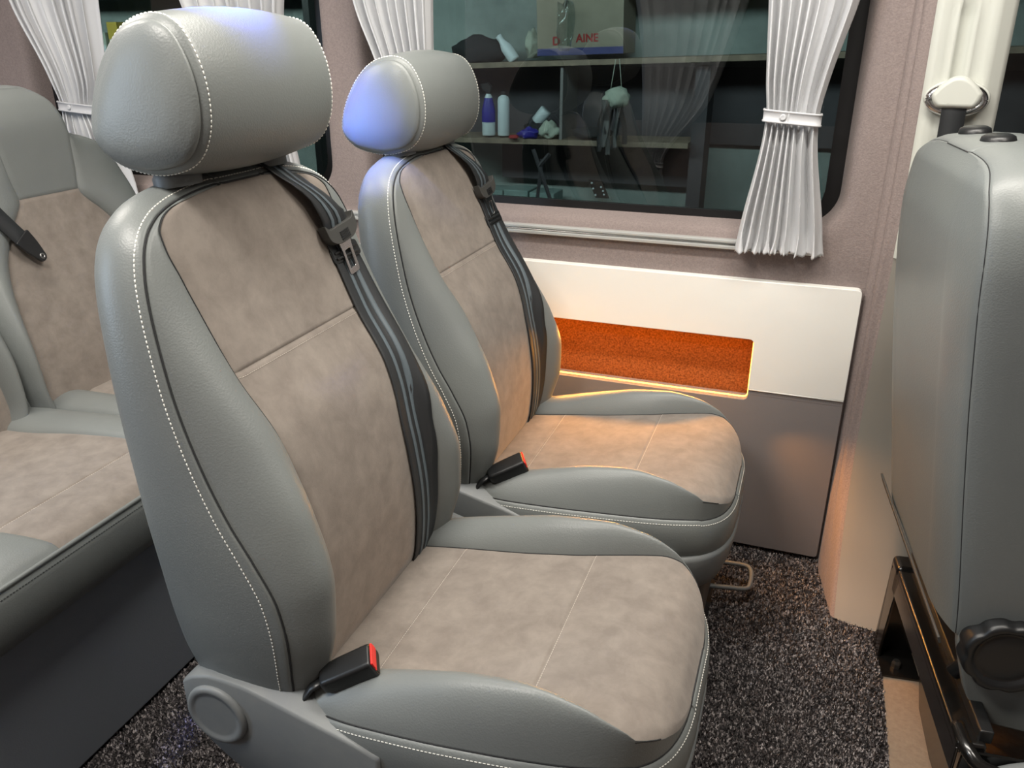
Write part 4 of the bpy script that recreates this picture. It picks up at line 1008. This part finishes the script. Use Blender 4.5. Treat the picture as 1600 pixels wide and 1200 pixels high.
def block_wall():
    t = thing('block_ledge', 'pale plastered block ledge below the garage shelves', 'ledge', (-1.5, 4.45, -.6))
    for k, xx in enumerate(np.arange(-2.1, -1.36, .152)):
        bm = bmesh.new(); box(bm, (xx+1.5+.003, -.08, .74), (xx+1.5+.148, .10, .985+.006*(k % 2))); o = obj('block', bm, M['block'], t, smooth=False); mod_bevel(o, .006, 2)
    bm = bmesh.new(); box(bm, (-.62, -.06, 0), (.17, .12, .735)); obj('ledge_base', bm, M['block'], t, smooth=False)
block_wall()
def carton():
    t = thing('cardboard_carton', 'large cardboard carton with red lettering on the upper garage shelf', 'box', (-1.19, 4.40, 1.100)); t.rotation_euler = (0, radians(-2.0), 0)
    bm = bmesh.new(); box(bm, (-.222, -.14, 0), (.222, .14, .262)); o = obj('carton_body', bm, M['cardboard'], t, smooth=False); mod_bevel(o, .003, 2)
    bm = bmesh.new(); box(bm, (-.2225, -.1408, .001), (.2225, -.139, .034)); obj('blue_band', bm, M['print_blue'], t, smooth=False)
    for s, sz, px_, pz, nm in (('D', .055, -.142, .050, 'lettering'), ('AINE', .052, -.018, .060, 'lettering')):
        c = bpy.data.curves.new('lettering', 'FONT'); c.body = s; c.size = sz; c.extrude = .0004; c.offset = .0012
        o = bpy.data.objects.new('lettering', c); C.objects.link(o); o.data.materials.append(M['print_red']); 
        me = bpy.data.meshes.new_from_object(o.evaluated_get(bpy.context.evaluated_depsgraph_get())); bpy.data.objects.remove(o)
        o = bpy.data.objects.new('lettering', me); C.objects.link(o); o.parent = t; o.location = (px_, -.1412, pz); o.rotation_euler = (radians(90), 0, 0)
carton()
# clear crumpled bag hanging in front of the carton
def crumple(name, label, cat, loc, size, m, seed, sub_=3, amp=.35, group=None):
    bm = bmesh.new(); bmesh.ops.create_icosphere(bm, subdivisions=sub_, radius=1)
    for v in bm.verts:
        n_ = noise.noise(v.co*1.7+Vector((seed, seed*2, 0)))+.5*noise.noise(v.co*4+Vector((seed, 0, 3)))
        v.co = Vector((v.co.x*size[0], v.co.y*size[1], v.co.z*size[2]))*(1+amp*n_)
        if v.co.z < -size[2]*.8: v.co.z = -size[2]*.8
    zmin = min(v.co.z for v in bm.verts)
    for v in bm.verts: v.co.z -= zmin
    o = obj(name, bm, m, smooth=True); o.location = loc; tag(o, label, cat, group); return o
crumple('plastic_bag', 'clear crumpled plastic bag hanging in front of the carton', 'bag', (-1.235, 4.15, 1.12), (.045, .03, .13), M['film'], 5, 3, .5)
o = crumple('dark_bag', 'dark soft bag slumped on the upper shelf left of the carton', 'bag', (-1.78, 4.40, 1.052), (.15, .09, .075), M['dark_cloth'], 2)
def revolve_thing(name, label, cat, loc, prof, m, cap=None, rot=None, group=None):
    t = thing(name, label, cat, loc, 0, group)
    if rot: t.rotation_euler = rot
    bm = bmesh.new(); lathe(bm, prof, 24); obj('body', bm, m, t)
    if cap:
        bm = bmesh.new(); lathe(bm, cap[0], 20); obj('cap', bm, cap[1], t)
    return t
revolve_thing('white_bottle', 'tall white bottle standing on the lower garage shelf', 'bottle', (-1.628, 4.34, .688), [(0, 0), (.030, 0), (.032, .005), (.032, .185), (.026, .2), (.012, .208), (.012, .213)], M['white_pl'], ([(.013, .21), (.013, .226), (0, .228)], M['dark_cloth']))
t = revolve_thing('spray_bottle', 'blue and white spray bottle left of the tall white bottle', 'bottle', (-1.715, 4.34, .686), [(0, 0), (.034, 0), (.036, .006), (.036, .13), (.02, .20), (.012, .215)], M['white_pl'], ([(.037, .07), (.0375, .075), (.0365, .13), (.022, .195)], M['blue_pl']))
bm = bmesh.new(); prism(bm, [(-.03, .235), (.012, .215), (.02, .25), (.0, .272), (-.04, .262)], -.012, .012); obj('spray_head', bm, M['dark_cloth'], t, smooth=False)
revolve_thing('tin_can', 'small shiny tin can tipped over on the lower shelf', 'can', (-1.475, 4.45, .755), [(0, 0), (.032, 0), (.033, .003), (.033, .08), (.031, .083), (0, .081)], M['white_pl'], rot=(0, radians(40), 0))
crumple('rag_pile', 'dark rumpled rags heaped under the tin can', 'rags', (-1.45, 4.45, .684), (.10, .05, .042), M['dark_cloth'], 9)
crumple('rag', 'pale crumpled rag on the lower shelf right of the tin can', 'rag', (-1.36, 4.32, .685), (.05, .04, .045), M['rag'], 12, 3, .6)
crumple('plastic_scrap', 'red plastic scrap lying on the lower shelf edge', 'scrap', (-1.54, 4.26, .682), (.03, .02, .012), M['print_red'], 14, 2)
crumple('blue_cloth', 'dark blue cloth beside the white bottle on the lower shelf', 'cloth', (-1.47, 4.30, .683), (.05, .03, .03), M['blue_pl'], 15, 3, .5)
crumple('cable_heap', 'flat dark heap of cables on the right of the lower shelf', 'cables', (-1.13, 4.34, .692), (.11, .06, .03), M['dark_cloth'], 17)
t = revolve_thing('white_jug', 'white spray jug lying tilted on the upper shelf beside the dark bag', 'jug', (-1.56, 4.33, 1.070), [(0, 0), (.028, 0), (.03, .01), (.03, .08), (.018, .11), (.014, .135)], M['white_pl'], ([(.016, .13), (.016, .15), (0, .152)], M['white_pl']), rot=(0, radians(-38), 0))
crumple('crumpled_bag', 'white crumpled bag on the upper shelf next to the carton', 'bag', (-1.49, 4.42, 1.080), (.04, .04, .07), M['rag'], 19, 3, .6)
def hanging_bundle(x, zt, seed, label, scale=1.0, group=None):
    t = thing('hanging_rags', label, 'rags', (x, 4.22, zt))
    rnd = random.Random(seed)
    bm = bmesh.new(); bmesh.ops.create_icosphere(bm, subdivisions=3, radius=1)
    for v in bm.verts:
        n_ = noise.noise(v.co*2+Vector((seed, 0, 0))); v.co = Vector((v.co.x*.068, v.co.y*.04, v.co.z*.05))*scale*(1+.3*n_); v.co.z -= .06*scale
    obj('bundle_top', bm, M['rag'], t)
    for k in range(9):
        a_ = rnd.uniform(-.055, .055)*scale; L = rnd.uniform(.16, .27)*scale; w_ = rnd.uniform(.008, .016)*scale; P = []
        for i in range(9):
            f = i/8; P.append([(a_*(1+.4*f)+w_*u+.01*sin(5*f+k), .02*cos(k*2)+.006*sin(9*f+k)-.01*(u*u), -.07*scale-L*f) for u in (-1, -.5, 0, .5, 1)])
        obj('rag_strip', gridmesh(P), M['grey_rag' if k % 2 else 'dark_cloth'], t)
    for s in (-.03, .03):
        bm = bmesh.new(); tube(bm, [(s*scale, 0, -.04*scale), (s*.3, 0, .12)], .002, 5); obj('hanging_string', bm, M['rag'], t)
hanging_bundle(-.985, .965, 3, 'pale and grey rags hanging below the upper garage shelf')
def trestle():
    t = thing('trestle', 'dark slanting trestle legs below the lower garage shelf', 'trestle', (-1.38, 4.2, -.6))
    for a_, b_ in (((-.03, 0, 1.24), (.14, 0, .80)), ((.015, .01, 1.19), (-.03, .02, .80)), ((.14, 0, .80), (.30, 0, 0)), ((-.03, .02, .80), (-.12, .02, 0)), ((.0, 0, 1.15), (.06, 0, 1.22))):
        bm = bmesh.new(); tube(bm, [a_, b_], .011, 4); obj('leg', bm, M['dark_board'], t, smooth=False)
trestle()
def socket_plate():
    t = thing('socket_panel', 'small black socket plate with white dots low on the garage wall', 'socket', (-1.115, 4.53, .40))
    bm = bmesh.new(); prism(bm, [(-.075, .045), (.0, .04), (.045, -.05), (-.03, -.05)], -.01, .01); obj('plate', bm, M['black'], t, smooth=False)
    for x, z in ((-.055, .03), (-.045, -.0), (-.03, -.035), (.0, .01), (.012, -.01), (.018, -.03)):
        bm = bmesh.new(); lathe(bm, [(0, .002), (.005, .001), (.006, 0)], 10, Matrix.Translation((x, -.0105, z)) @ Matrix.Rotation(radians(90), 4, 'X')); obj('screw', bm, M['white_pl'], t)
socket_plate()
# second shelving group seen through the rear window
def rear_shelf():
    t = thing('tall_shelf', 'tall garage rack with labelled boxes seen through the rear window', 'shelf', (-4.3, 4.5, -.6))
    for z in (.7, 1.62, 2.0):
        bm = bmesh.new(); box(bm, (-1.2, -.15, z), (1.5, .1, z+.03)); obj('shelf_board', bm, M['rubber'], t, smooth=False)
    for x in (-1.2, 1.46):
        bm = bmesh.new(); box(bm, (x, -.15, 0), (x+.04, .1, 2.3)); obj('upright', bm, M['rubber'], t, smooth=False)
rear_shelf()
for k, (x, w_, h_, m, lab) in enumerate(((-4.38, .09, .16, 'rag', 'pale parcel at the left end of the tall rack'), (-4.27, .08, .22, 'yellow', 'yellow-labelled box in the middle of the tall rack'), (-4.15, .10, .13, 'white_pl', 'white box right of the yellow-labelled box'))):
    t = thing('storage_box', lab, 'box', (x, 4.45, 1.05))
    bm = bmesh.new(); box(bm, (-w_/2, -.06, 0), (w_/2, .06, h_)); o = obj('box_body', bm, M[m], t, smooth=False); mod_bevel(o, .003, 2)
    bm = bmesh.new(); box(bm, (-w_/2*.8, -.0615, h_*.3), (w_/2*.8, -.0602, h_*.55)); obj('box_label', bm, M['white_pl' if m != 'white_pl' else 'dark_cloth'], t, smooth=False)
